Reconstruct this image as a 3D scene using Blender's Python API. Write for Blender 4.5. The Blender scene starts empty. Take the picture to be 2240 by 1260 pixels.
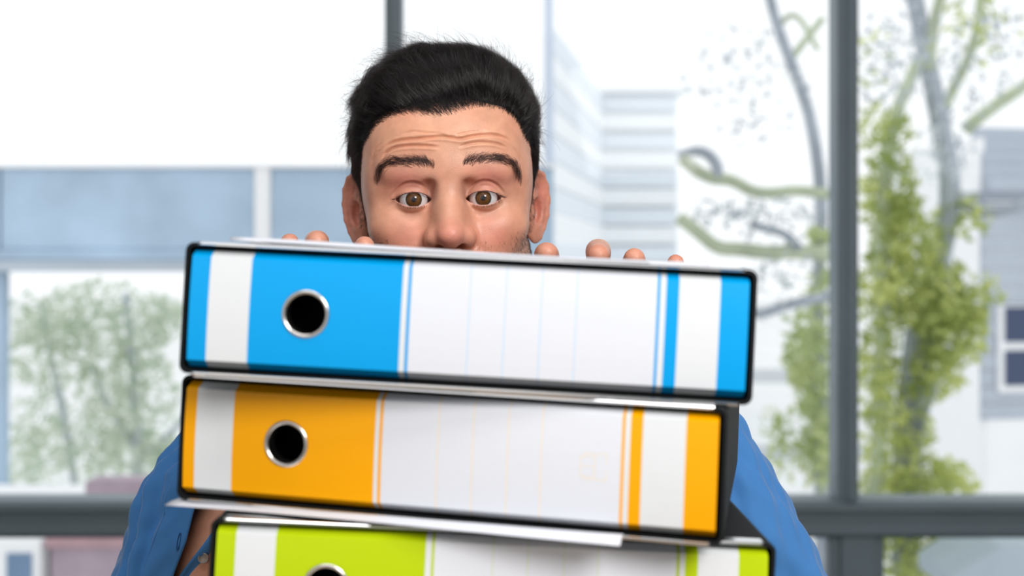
import bpy, bmesh, math, random
import numpy as np
from mathutils import Vector, Matrix

random.seed(7)
rng = np.random.default_rng(11)
scene = bpy.context.scene
COL = scene.collection

# ---------------------------------------------------------------- camera
FPX = 2600.0                     # focal length in pixels of the 2240 px wide frame
CZ = 1.135                       # camera height above the office floor
HOR = 560.0                      # picture row of the horizon
cam_data = bpy.data.cameras.new('camera')
cam_data.sensor_width = 36.0
cam_data.lens = 36.0 * FPX / 2240.0
cam_data.shift_y = -(630.0 - HOR) / 2240.0
cam_data.clip_start = 0.02
cam_data.clip_end = 300.0
cam_data.dof.use_dof = True
cam_data.dof.focus_distance = 0.945
cam_data.dof.aperture_fstop = 4.8
cam = bpy.data.objects.new('camera', cam_data)
COL.objects.link(cam)
cam.location = (0, 0, CZ)
cam.rotation_euler = (math.pi / 2, 0, 0)
scene.camera = cam

# ---------------------------------------------------------------- sky
world = bpy.data.worlds.new('overcast_sky')
scene.world = world
world.use_nodes = True
bg = world.node_tree.nodes['Background']
bg.inputs['Color'].default_value = (0.97, 0.985, 1.0, 1)
bg.inputs['Strength'].default_value = 1.15

# ---------------------------------------------------------------- lamps
def area_light(name, loc, target, size, power, color=(1, 1, 1), size_y=None):
    l = bpy.data.lights.new(name, 'AREA')
    l.energy = power
    l.color = color
    if size_y:
        l.shape = 'RECTANGLE'; l.size = size; l.size_y = size_y
    else:
        l.shape = 'SQUARE'; l.size = size
    o = bpy.data.objects.new(name, l)
    COL.objects.link(o)
    o.location = loc
    d = Vector(target) - Vector(loc)
    o.rotation_euler = d.to_track_quat('-Z', 'Y').to_euler()
    return o

area_light('key_softbox', (0.78, -0.68, CZ + 0.875), (-0.03, 0.95, CZ + 0.0), 0.75, 36.0, (1.0, 0.975, 0.95))
area_light('added_fill_light', (-0.75, -1.0, CZ + 0.35), (-0.05, 0.8, CZ - 0.05), 1.4, 5.5, (1.0, 0.99, 0.985))  # added fill lamp, brightens binder fronts and face from the left
area_light('added_overhead_light', (-0.2, 0.1, 2.62), (-0.1, 1.0, 1.0), 1.2, 10.5, (1.0, 0.985, 0.97), 0.6)  # added soft lamp from above, no ceiling fitting belongs to it

vs = scene.view_settings
vs.view_transform = 'Standard'
vs.look = 'None'
vs.exposure = 0.0
vs.gamma = 1.0
vs.use_curve_mapping = False
scene.cycles.use_denoising = True
scene.cycles.max_bounces = 6
scene.cycles.diffuse_bounces = 3
scene.cycles.glossy_bounces = 3
scene.cycles.transmission_bounces = 4
scene.cycles.use_adaptive_sampling = True
scene.cycles.adaptive_threshold = 0.03
scene.cycles.transparent_max_bounces = 16
scene.cycles.caustics_reflective = False
scene.cycles.caustics_refractive = False

# ---------------------------------------------------------------- helpers
def at(px, py, d):
    """world point seen at picture position (px, py) at depth d"""
    return Vector(((px - 1120.0) / FPX * d, d, CZ - (py - HOR) / FPX * d))

def lin(r, g, b):
    def f(c):
        c /= 255.0
        return c / 12.92 if c <= 0.04045 else ((c + 0.055) / 1.055) ** 2.4
    return (f(r), f(g), f(b), 1.0)

def mat(name, color, rough=0.5, metal=0.0, spec=0.5, noise=None, bump=None, coat=0.0, sheen=0.0):
    """principled material; noise = (scale, amount) varies the colour, bump = (scale, strength, distance)"""
    m = bpy.data.materials.new(name)
    m.use_nodes = True
    nt = m.node_tree
    b = nt.nodes['Principled BSDF']
    b.inputs['Base Color'].default_value = color
    b.inputs['Roughness'].default_value = rough
    b.inputs['Metallic'].default_value = metal
    b.inputs['Specular IOR Level'].default_value = spec
    b.inputs['Coat Weight'].default_value = coat
    b.inputs['Sheen Weight'].default_value = sheen
    if noise or bump:
        tc = nt.nodes.new('ShaderNodeTexCoord')
    if noise:
        n = nt.nodes.new('ShaderNodeTexNoise')
        n.inputs['Scale'].default_value = noise[0]
        n.inputs['Detail'].default_value = 4
        nt.links.new(tc.outputs['Object'], n.inputs['Vector'])
        r = nt.nodes.new('ShaderNodeValToRGB')
        a = noise[1]
        r.color_ramp.elements[0].position = 0.3
        r.color_ramp.elements[1].position = 0.7
        r.color_ramp.elements[0].color = tuple(max(0, c * (1 - a)) for c in color[:3]) + (1,)
        r.color_ramp.elements[1].color = tuple(min(1, c * (1 + a)) for c in color[:3]) + (1,)
        nt.links.new(n.outputs['Fac'], r.inputs['Fac'])
        nt.links.new(r.outputs['Color'], b.inputs['Base Color'])
    if bump:
        n2 = nt.nodes.new('ShaderNodeTexNoise')
        n2.inputs['Scale'].default_value = bump[0]
        n2.inputs['Detail'].default_value = 3
        nt.links.new(tc.outputs['Object'], n2.inputs['Vector'])
        bp = nt.nodes.new('ShaderNodeBump')
        bp.inputs['Strength'].default_value = bump[1]
        bp.inputs['Distance'].default_value = bump[2]
        nt.links.new(n2.outputs['Fac'], bp.inputs['Height'])
        nt.links.new(bp.outputs['Normal'], b.inputs['Normal'])
    return m

def mesh_obj(name, verts, faces, material=None, parent=None, smooth=False, mats=None, midx=None):
    me = bpy.data.meshes.new(name)
    me.from_pydata([tuple(v) for v in verts], [], [tuple(f) for f in faces])
    for m in (mats or ([material] if material else [])):
        me.materials.append(m)
    if midx is not None:
        me.polygons.foreach_set('material_index', np.asarray(midx, dtype=np.int32))
    if smooth:
        me.polygons.foreach_set('use_smooth', np.ones(len(me.polygons), dtype=bool))
    me.update()
    o = bpy.data.objects.new(name, me)
    COL.objects.link(o)
    if parent is not None:
        o.parent = parent
    return o

def bm_obj(name, bm, material, parent=None, smooth=False):
    me = bpy.data.meshes.new(name)
    bmesh.ops.recalc_face_normals(bm, faces=bm.faces)
    bm.to_mesh(me); bm.free()
    me.materials.append(material)
    if smooth:
        me.polygons.foreach_set('use_smooth', np.ones(len(me.polygons), dtype=bool))
    o = bpy.data.objects.new(name, me)
    COL.objects.link(o)
    if parent is not None:
        o.parent = parent
    return o

def add_box(bm, lo, hi, bevel=0.0):
    r = bmesh.ops.create_cube(bm, size=1.0)
    s = [hi[i] - lo[i] for i in range(3)]
    c = [(hi[i] + lo[i]) / 2 for i in range(3)]
    for v in r['verts']:
        v.co = Vector((v.co.x * s[0] + c[0], v.co.y * s[1] + c[1], v.co.z * s[2] + c[2]))
    if bevel > 0:
        es = list({e for v in r['verts'] for e in v.link_edges})
        bmesh.ops.bevel(bm, geom=es, offset=bevel, segments=2, affect='EDGES')

def box(name, lo, hi, material, parent=None, bevel=0.0):
    bm = bmesh.new()
    add_box(bm, lo, hi, bevel)
    return bm_obj(name, bm, material, parent)

def empty(name, loc=(0, 0, 0)):
    o = bpy.data.objects.new(name, None)
    o.empty_display_size = 0.05
    COL.objects.link(o)
    o.location = loc
    return o

def tag(o, label=None, cat=None, group=None, kind=None):
    if label: o['label'] = label
    if cat: o['category'] = cat
    if group: o['group'] = group
    if kind: o['kind'] = kind
    return o

def tube_mesh(pts, radii, seg=8, caps=True):
    """vertices and faces of a tapered tube along a polyline"""
    pts = [Vector(p) for p in pts]
    V, F = [], []
    up = Vector((0.13, 0.37, 0.92)).normalized()
    for i, p in enumerate(pts):
        t = (pts[min(i + 1, len(pts) - 1)] - pts[max(i - 1, 0)]).normalized()
        a = t.cross(up)
        if a.length < 1e-3: a = t.cross(Vector((1, 0, 0)))
        a.normalize(); b = t.cross(a).normalized()
        for k in range(seg):
            th = 2 * math.pi * k / seg
            V.append(p + (a * math.cos(th) + b * math.sin(th)) * radii[i])
    for i in range(len(pts) - 1):
        for k in range(seg):
            F.append((i * seg + k, i * seg + (k + 1) % seg, (i + 1) * seg + (k + 1) % seg, (i + 1) * seg + k))
    if caps:
        F.append(tuple(range(seg))[::-1]); n = (len(pts) - 1) * seg
        F.append(tuple(range(n, n + seg)))
    return V, F

def merge(parts):
    V, F = [], []
    for v, f in parts:
        n = len(V); V += list(v); F += [tuple(i + n for i in q) for q in f]
    return V, F

# ---------------------------------------------------------------- materials
M_FRAME = mat('slate_window_frame', lin(130, 144, 152), 0.45, 0.0, 0.4, noise=(3, 0.06))
M_WALL = mat('office_wall_paint', lin(214, 214, 212), 0.9, noise=(8, 0.02))
M_FLOOR = mat('grey_carpet', lin(120, 122, 124), 0.95, noise=(60, 0.15))
M_CEIL = mat('white_ceiling', lin(225, 226, 226), 0.9, noise=(20, 0.03))
def glass_mat(name, tint=(1, 1, 1, 1), refl=0.06):
    m = bpy.data.materials.new(name); m.use_nodes = True
    nt = m.node_tree; nt.nodes.clear()
    o = nt.nodes.new('ShaderNodeOutputMaterial'); mx = nt.nodes.new('ShaderNodeMixShader')
    t = nt.nodes.new('ShaderNodeBsdfTransparent'); g = nt.nodes.new('ShaderNodeBsdfGlossy')
    t.inputs['Color'].default_value = tint; g.inputs['Roughness'].default_value = 0.02
    mx.inputs[0].default_value = refl
    nt.links.new(t.outputs[0], mx.inputs[1]); nt.links.new(g.outputs[0], mx.inputs[2]); nt.links.new(mx.outputs[0], o.inputs[0])
    return m
M_GLASS = glass_mat('window_glass', (0.985, 0.992, 0.995, 1), 0.004)

# ================================================================ the room
WD = 3.5                                   # depth of the window wall
def wx(px): return (px - 1120) / FPX * WD
def wz(py): return CZ - (py - HOR) / FPX * WD

fl = box('floor', (-3.2, -1.6, -0.12), (3.2, WD + 0.1, 0.0), M_FLOOR); tag(fl, 'grey carpeted office floor below the window wall', kind='structure')
ce = box('ceiling', (-3.2, -1.6, 2.72), (3.2, WD + 0.1, 2.84), M_CEIL); tag(ce, 'white office ceiling above the window wall', kind='structure')

wb = box('wall_back', (-3.2, -1.72, 0.0), (3.2, -1.6, 2.72), M_WALL); tag(wb, 'plain painted office wall behind the camera', kind='structure')
wl_ = box('wall_left', (-3.3, -1.6, 0.0), (-3.2, WD + 0.1, 2.72), M_WALL); tag(wl_, 'plain painted office wall at the left', kind='structure')
wr_ = box('wall_right', (3.2, -1.6, 0.0), (3.3, WD + 0.1, 2.72), M_WALL); tag(wr_, 'plain painted office wall at the right', kind='structure')
Z_TR0, Z_TR1 = wz(1163), wz(1087)          # transom band
Z_TOP = 2.72
wall = empty('wall_window', (0, WD, 0)); tag(wall, 'tall office window wall with slate grey frames', kind='structure')
def wbox(name, x0, x1, z0, z1, y0=-0.05, y1=0.05, bev=0.004):
    return box(name, (x0, y0, z0), (x1, y1, z1), M_FRAME, wall, bev)
# uprights: each an inner profile and a narrower proud strip
for px in (863, 1845):
    x = wx(px); w = 0.031 if px > 1000 else 0.024
    m = wbox('mullion', x - w, x + w, Z_TR1, Z_TOP, -0.05, 0.05)
    st = box('mullion_strip', (x - 0.004, -0.075, Z_TR1), (x + 0.016, -0.05, Z_TOP), M_FRAME, m, 0.003)
for px in (-130, 2830, -1110):
    x = wx(px)
    wbox('mullion', x - 0.03, x + 0.03, Z_TR1, Z_TOP)
XL, XR = wx(-1150), wx(2870)
tr = wbox('transom', XL, XR, Z_TR0, Z_TR1, -0.06, 0.05)
box('transom_ledge', (XL, -0.085, Z_TR1 - 0.028), (XR, -0.06, Z_TR1 - 0.004), M_FRAME, tr, 0.003)
box('transom_groove_strip', (XL, -0.072, Z_TR0 + 0.006), (XR, -0.06, Z_TR0 + 0.045), M_FRAME, tr, 0.003)
wbox('head_rail', XL, XR, Z_TOP - 0.08, Z_TOP)
wbox('sill_rail', XL, XR, 0.0, 0.10, -0.07, 0.05)
# the lower lights: heavy posts with a recessed sash round each pane
edges = [-1110, -130, 863, 1868, 2830]
for px in edges:
    x = wx(px)
    wbox('lower_post', x - 0.05, x + 0.05, 0.10, Z_TR0, -0.05, 0.05)
for a, b in zip(edges[:-1], edges[1:]):
    xa, xb = wx(a) + 0.05, wx(b) - 0.05
    s = empty('sash'); s.parent = wall
    for lo, hi in (((xa, 0.10), (xa + 0.03, Z_TR0)), ((xb - 0.03, 0.10), (xb, Z_TR0)), ((xa, 0.10), (xb, 0.14)), ((xa, Z_TR0 - 0.012), (xb, Z_TR0))):
        box('sash_rail', (lo[0], -0.03, lo[1]), (hi[0], 0.03, hi[1]), M_FRAME, s, 0.004)
    box('pane', (xa, -0.004, 0.10), (xb, 0.004, Z_TR0), M_GLASS, s)
for a, b in zip(edges[:-1], [-130, 863, 1845, 2830]):
    xa, xb = wx(a), wx(b)
    box('pane', (xa, -0.004, Z_TR1), (xb, 0.004, Z_TOP - 0.08), M_GLASS, wall)

# ================================================================ outside
GZ = -2.065
M_GROUND = mat('pale_concrete', lin(236, 238, 238), 0.9, noise=(0.6, 0.05))
M_PATH = mat('grey_asphalt', lin(190, 196, 200), 0.9, noise=(3, 0.08))
g = box('ground', (-60, WD + 0.4, GZ - 0.2), (60, 90, GZ), M_GROUND); tag(g, 'pale overexposed concrete yard outside the window', kind='structure')
p = box('path_near', (1.2, 18.6, GZ), (14, 20.0, GZ + 0.012), M_PATH); tag(p, 'grey strip of road crossing the pale yard', kind='structure')
p = box('path_far', (-2, 30.0, GZ), (30, 33.5, GZ + 0.012), M_PATH); tag(p, 'far grey strip of road across the pale yard', kind='structure')

# --- blue-grey elevated gallery seen at left
M_CLAD = mat('blue_grey_cladding', lin(176, 199, 220), 0.55, noise=(1.4, 0.16))
M_LEDGE = mat('pale_grey_ledge', lin(186, 197, 208), 0.6, noise=(2, 0.05))
M_WHITE = mat('white_render', lin(248, 249, 250), 0.8, noise=(2, 0.02))
GD = 9.0
def gx(px): return at(px, 0, GD).x
def gz(py): return at(0, py, GD).z
gal = empty('gallery', (0, GD, GZ)); tag(gal, 'blue-grey clad elevated gallery with white post behind the man', 'building')
def gbox(name, x0, x1, z0, z1, y0, y1, m, par=gal):
    return box(name, (x0, y0, z0 - GZ), (x1, y1, z1 - GZ), m, par, 0.008)
gbox('cladding_panel', gx(-900), gx(-2), gz(546), gz(368), 0.0, 0.5, M_CLAD)
gbox('cladding_panel', gx(2), gx(557), gz(546), gz(368), 0.0, 0.5, M_CLAD)
gbox('cladding_panel', gx(592), gx(1210), gz(560), gz(368), 0.0, 0.5, M_CLAD)
gbox('coping', gx(-900), gx(1215), gz(368), gz(360), -0.04, 0.5, M_WHITE)
gbox('post', gx(557), gx(592), GZ, gz(360), -0.02, 0.4, M_WHITE)
gbox('ledge', gx(-900), gx(1210), gz(594), gz(570), -0.06, 0.6, M_LEDGE)
gbox('ledge_top_board', gx(-900), gx(1210), gz(570), gz(546), -0.02, 0.6, M_CLAD)  # board in the cladding colour between panels and ledge
gbox('post', gx(-14), gx(7), GZ, gz(594), 0.0, 0.12, M_CLAD)
gbox('post', gx(1180), gx(1214), GZ, gz(594), 0.0, 0.2, M_CLAD)

# --- pale boarded building, centre: two faces meeting at a corner
M_BOARD = mat('pale_blue_board', lin(230, 237, 244), 0.7, noise=(0.8, 0.03))
M_BOARDW = mat('white_board', lin(245, 248, 250), 0.7, noise=(0.8, 0.02))
M_PIPE = mat('pale_blue_pipe', lin(206, 216, 232), 0.5)
BD = 24.0
blk = empty('boarded_building', (0, BD, GZ)); tag(blk, 'pale blue horizontally boarded building between man and trees', 'building')
c0, c1, c2 = at(1200, 0, BD - 7).x, at(1310, 0, BD).x, at(1482, 0, BD).x
zt = at(0, 205, BD).z - GZ
z0 = 0.0
box('wall_core', (c1 + 0.05, 0.08, z0), (c2, 6.0, zt), M_BOARDW, blk)
nb = 17
bh = zt / nb
ang = math.atan2(-7, c0 - c1)
L = math.hypot(7, c0 - c1)
for k in range(nb):
    b = box('board', (c1, -0.05 if k % 2 else 0.0, k * bh + 0.02), (c2, 0.06, (k + 1) * bh - 0.02), M_BOARD if k % 2 == 0 else M_BOARDW, blk, 0.02)
    s = box('side_board', (0, -0.05 if k % 2 else 0.0, k * bh + 0.02), (L, 0.08, (k + 1) * bh - 0.02), M_BOARD if k % 2 == 0 else M_BOARDW, blk)
    s.location = (c1, 0, 0); s.rotation_euler = (0, 0, ang)
box('roof_slab', (c1 - 0.1, -0.2, zt), (c2 + 0.2, 6.2, zt + 0.18), M_BOARDW, blk, 0.03)
dp = at(1200, 0, 10.5)
V, F = tube_mesh([(dp.x, 10.5, GZ), (dp.x, 10.5, 4.6)], [0.045, 0.045], 10)
pl = mesh_obj('flag_pole', V, F, M_PIPE); tag(pl, 'tall slim pale blue pole rising beside the man\'s head', 'pole')
V, F = tube_mesh([(dp.x, 10.5, GZ), (dp.x, 10.5, GZ + 0.12)], [0.16, 0.13], 12)
mesh_obj('pole_foot', V, F, M_PIPE, pl)

# --- low brick outbuilding at lower left
M_BRICK = mat('mauve_brick', lin(176, 160, 172), 0.85, noise=(7, 0.08))
M_CAP = mat('red_brick_cap', lin(182, 150, 156), 0.85, noise=(7, 0.08))
M_WIN = mat('blue_grey_glass', lin(112, 140, 172), 0.15, noise=(3, 0.1))
OD = 6.6
def ox(px): return at(px, 0, OD).x
def oz(py): return at(0, py, OD).z
ob = empty('brick_outbuilding', (0, OD, GZ)); tag(ob, 'low mauve brick outbuilding with white framed window, lower left', 'building')
def obox(name, x0, x1, z0, z1, y0, y1, m, par=ob, bev=0.006):
    return box(name, (x0, y0, z0 - GZ), (x1, y1, z1 - GZ), m, par, bev)
obox('brick_wall', ox(110), ox(1100), GZ, oz(1196), 0, 1.2, M_BRICK)
obox('brick_cap', ox(104), ox(1100), oz(1196), oz(1172), -0.04, 1.2, M_CAP)
obox('parapet', ox(150), ox(1100), oz(1172), oz(1072), 0.25, 0.45, M_BRICK)
obox('white_wall', ox(-700), ox(100), GZ, oz(1150), 0.02, 1.2, M_WHITE)
wf = obox('window_frame', ox(8), ox(96), oz(1290), oz(1180), -0.05, 0.02, M_WHITE)
obox('window_pane', ox(24), ox(78), oz(1262), oz(1205), -0.06, -0.02, M_WIN, wf, 0.0)

# --- grey weatherboard house at the right edge
M_HOUSE = mat('grey_weatherboard', lin(186, 194, 206), 0.75, noise=(1.2, 0.06))
M_HOUSED = mat('grey_eave', lin(150, 158, 170), 0.75)
M_DARK = mat('dark_window_glass', lin(58, 72, 104), 0.12)
HD = 14.0
hs = empty('weatherboard_house', (at(2150, 0, HD).x, HD, GZ)); tag(hs, 'grey weatherboard house with dark paned window, right edge', 'building')
hs.rotation_euler = (0, 0, math.radians(9))
def hz(py): return at(0, py, HD).z - GZ
hw = 4.0
za, zb = hz(918), hz(440)
box('side_wall', (0.0, 0.07, 0), (0.06, 2.6, hz(300)), M_WHITE, hs)  # overexposure put into the colour: white side merges with the bright background
box('rear_wall', (0.06, 2.5, 0), (hw, 2.6, zb), M_WHITE, hs)
n = 13
for k in range(n):
    box('weatherboard', (0, -0.012 * (k % 2), za + (zb - za) * k / n), (hw, 0.06, za + (zb - za) * (k + 1) / n - 0.015), M_HOUSE, hs, 0.006)
box('foundation', (0.06, 0.02, 0), (hw, 0.1, za), M_WHITE, hs)
box('eave', (-0.20, -0.14, zb), (hw, 0.10, zb + 0.10), M_HOUSED, hs, 0.01)
rz = hz(280)
for k in range(5):
    zz = zb + 0.10 + (rz - zb - 0.10) * k / 5
    box('shingle_course', (0.02, -0.10 + 0.07 * k, zz), (hw, 0.02 + 0.07 * k, zz + (rz - zb - 0.10) / 5 + 0.03), M_HOUSE, hs, 0.01)
wn = box('window', (0.17, -0.08, hz(858)), (1.05, -0.01, hz(668)), M_WHITE, hs, 0.01)
for i in range(2):
    for j in range(2):
        x0 = 0.23 + i * 0.42; z1 = hz(850) + 0.04 + j * (hz(668) - hz(858)) / 2
        box('window_pane', (x0, -0.1, z1), (x0 + 0.33, -0.06, z1 + (hz(668) - hz(858)) / 2 - 0.1), M_DARK, wn)

# --- pale slab seat low at the right
M_SLAB = mat('pale_blue_concrete', lin(176, 190, 200), 0.6, noise=(3, 0.05))
SD = 7.0
a = at(2085, 1262, SD); b_ = at(2420, 1188, SD)
bs = empty('concrete_bench', (a.x, SD, GZ)); tag(bs, 'pale blue-grey concrete bench low behind the right pane', 'bench')
V = [(0, 0, a.z - GZ - 0.1), (b_.x - a.x, 0, a.z - GZ - 0.1), (b_.x - a.x, 0, b_.z - GZ), (0.28, 0, b_.z - GZ - 0.02), (0.0, 0, a.z - GZ)]
V = V + [(x, 0.6, z) for x, y, z in V]
mesh_obj('seat_slab', V, [(0, 1, 2, 3, 4), (9, 8, 7, 6, 5), (0, 5, 6, 1), (1, 6, 7, 2), (2, 7, 8, 3), (3, 8, 9, 4), (4, 9, 5, 0)], M_SLAB, bs)
for x in (0.15, b_.x - a.x - 0.3):
    box('leg', (x, 0.1, 0), (x + 0.18, 0.5, a.z - GZ - 0.1), M_SLAB, bs, 0.01)

# --- trees; overexposed haze is put into the lightened bark and leaf colours
M_BARK = mat('grey_bark', lin(168, 176, 186), 0.9, noise=(9, 0.18))
M_BARK_P = mat('pale_grey_bark', lin(202, 210, 214), 0.9, noise=(9, 0.1))
M_MOSS = mat('mossy_bark', lin(188, 198, 170), 0.9, noise=(5, 0.18))
def leaf_mat(name, c0, c1):
    m = bpy.data.materials.new(name); m.use_nodes = True
    nt = m.node_tree; b = nt.nodes['Principled BSDF']
    tc = nt.nodes.new('ShaderNodeTexCoord'); n = nt.nodes.new('ShaderNodeTexNoise'); r = nt.nodes.new('ShaderNodeValToRGB')
    n.inputs['Scale'].default_value = 3.2; n.inputs['Detail'].default_value = 5
    r.color_ramp.elements[0].position = 0.35; r.color_ramp.elements[1].position = 0.66
    r.color_ramp.elements[0].color = c0; r.color_ramp.elements[1].color = c1
    nt.links.new(tc.outputs['Object'], n.inputs['Vector']); nt.links.new(n.outputs['Fac'], r.inputs['Fac'])
    nt.links.new(r.outputs['Color'], b.inputs['Base Color'])
    b.inputs['Roughness'].default_value = 0.6
    b.inputs['Transmission Weight'].default_value = 0.0
    # thin leaves let some light through
    tl = nt.nodes.new('ShaderNodeBsdfTranslucent'); mx = nt.nodes.new('ShaderNodeMixShader'); mx.inputs[0].default_value = 0.45
    out = nt.nodes['Material Output']
    nt.links.new(r.outputs['Color'], tl.inputs['Color'])
    nt.links.new(b.outputs[0], mx.inputs[1]); nt.links.new(tl.outputs[0], mx.inputs[2]); nt.links.new(mx.outputs[0], out.inputs[0])
    return m
M_LEAF_Y = leaf_mat('yellow_green_leaves', lin(152, 170, 96), lin(224, 230, 152))
M_LEAF_G = leaf_mat('green_leaves', lin(180, 196, 140), lin(222, 230, 178))
M_LEAF_P2 = leaf_mat('grey_green_leaves', lin(190, 206, 182), lin(236, 241, 226))
M_LEAF_H = leaf_mat('pale_grey_buds', lin(176, 186, 196), lin(226, 232, 232))
M_LEAF_P = leaf_mat('pale_green_leaves', lin(196, 212, 196), lin(234, 240, 226))

def leaf_cloud(blobs, count, size):
    """many small two-triangle leaves; blobs = (centre, radii, weight)"""
    w = np.array([b[2] for b in blobs], float); w /= w.sum()
    V, F = [], []
    pick = rng.choice(len(blobs), count, p=w)
    for k in pick:
        c, r, _ = blobs[k]
        q = rng.normal(size=3); q /= np.linalg.norm(q)
        q = q * (rng.random() ** 0.42)
        o = np.array(c) + q * np.array(r)
        a = rng.normal(size=3); a /= np.linalg.norm(a)
        b = np.cross(a, rng.normal(size=3)); b /= np.linalg.norm(b)
        s = size * (0.6 + 0.8 * rng.random())
        n = len(V)
        V += [o - a * s, o + b * s * 0.45, o + a * s, o - b * s * 0.45]
        F.append((n, n + 1, n + 2, n + 3))
    return V, F

def tree(name, label, d, branches, blobs, count, size, leaf, group='trees outside the window'):
    """branches = list of (list of (px, py, depth offset), start radius, end radius, bark)"""
    base = branches[0][0][0]
    bp = at(base[0], base[1], d + base[2])
    t = empty(name, (bp.x, bp.y, GZ)); tag(t, label, 'tree', group)
    org = Vector((bp.x, bp.y, GZ))
    for i, (pl_, r0, r1, m) in enumerate(branches):
        pts = [at(a_, b_, d + c_) - org for a_, b_, c_ in pl_]
        if i == 0: pts = [Vector((pts[0].x, pts[0].y, 0.0))] + pts
        # smooth the polyline
        for _ in range(2):
            q = [pts[0]]
            for u, v in zip(pts[:-1], pts[1:]): q += [u.lerp(v, 0.25), u.lerp(v, 0.75)]
            pts = q + [pts[-1]]
        k = len(pts)
        V, F = tube_mesh(pts, [r0 + (r1 - r0) * j / (k - 1) for j in range(k)], 7)
        mesh_obj('trunk' if i == 0 else 'branch', V, F, m, t, True)
    if count:
        bl = [(np.array(at(a_, b_, d + c_) - org), np.array((rx / FPX * d, ry_ * 1.0, rz_ / FPX * d)), w) for (a_, b_, c_, rx, ry_, rz_, w) in blobs]
        V, F = leaf_cloud(bl, count, size)
        f = mesh_obj('foliage', V, F, leaf, t); f['kind'] = 'stuff'
    return t

tree('leafy_tree', 'yellow-green leafy tree right of the wide window upright', 8.0,
     [([(1985, 1300, 0.2), (1990, 950, 0.2), (2020, 720, 0.2), (2060, 540, 0.2), (2085, 420, 0.2), (2055, 260, 0.2), (2025, 120, 0.1), (1990, -60, 0)], 0.10, 0.055, M_BARK),
      ([(2085, 420, 0.2), (2120, 450, 0.1), (2160, 470, 0), (2260, 440, 0)], 0.05, 0.03, M_BARK),
      ([(2030, 150, 0.1), (2040, 60, 0), (2070, -60, 0)], 0.05, 0.03, M_MOSS),
      ([(2110, 285, 0.3), (2170, 235, 0.2), (2240, 190, 0.1), (2330, 120, 0)], 0.05, 0.035, M_MOSS),
      ([(2050, 260, 0.2), (2115, 140, 0.1), (2140, 60, 0), (2150, -50, 0)], 0.04, 0.03, M_MOSS),
      ([(1910, 1250, 0), (1930, 800, 0), (1925, 420, 0), (1960, 240, 0), (2010, 130, 0.1)], 0.055, 0.04, M_MOSS),
      ([(1960, 1250, 0.1), (1965, 900, 0.1), (1990, 720, 0)], 0.04, 0.025, M_BARK),
      ([(2000, 1250, 0.1), (2010, 950, 0.1), (2050, 820, 0)], 0.03, 0.02, M_BARK)],
     [(1935, 300, 0, 60, .3, 90, .6), (1945, 430, 0, 70, .3, 90, 1.2), (1980, 520, 0, 80, .35, 100, 1.8), (2030, 640, 0, 90, .4, 100, 2.0),
      (2070, 720, 0, 80, .4, 90, 1.8), (2110, 690, 0, 40, .3, 50, .6), (1930, 650, 0, 55, .35, 120, 1.3), (1920, 830, 0, 45, .3, 120, 1.0), (2040, 820, 0, 60, .35, 70, .9),
      (1960, 960, 0, 80, .35, 110, 1.0), (2070, 1050, 0, 60, .3, 60, .9), (1950, 1080, 0, 80, .3, 70, 1.0), (2150, 640, 0, 45, .2, 45, .25), (2110, 480, .1, 60, .3, 60, .35),
      (2020, 1230, 0, 110, .3, 80, 1.5), (2110, 1200, 0, 40, .2, 50, .5), (2130, 60, 0, 110, .3, 80, .25), (1900, 150, 0, 40, .3, 150, .12)],
     5000, 0.042, M_LEAF_Y)
tree('slender_tree', 'slender green tree just left of the wide window upright', 7.4,
     [([(1800, 1300, 0), (1795, 900, 0), (1790, 600, 0), (1800, 440, 0), (1775, 260, 0), (1740, 160, 0), (1700, 60, 0), (1670, -60, 0)], 0.05, 0.03, M_BARK),
      ([(1730, 130, 0), (1760, 90, 0), (1800, 40, 0)], 0.025, 0.02, M_MOSS),
      ([(1700, 60, 0), (1740, 20, 0), (1790, 110, 0)], 0.02, 0.015, M_MOSS)],
     [(1760, 780, 0, 50, .3, 70, 1.0), (1785, 880, 0, 40, .3, 90, 1.3), (1790, 1000, 0, 40, .3, 80, 1.2), (1720, 990, 0, 40, .2, 70, .3), (1700, 920, 0, 40, .2, 50, .2), (1790, 520, 0, 25, .2, 25, .3), (1770, 690, 0, 50, .3, 60, .35), (1790, 620, 0, 25, .2, 50, .3)],
     1200, 0.04, M_LEAF_G)
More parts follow.
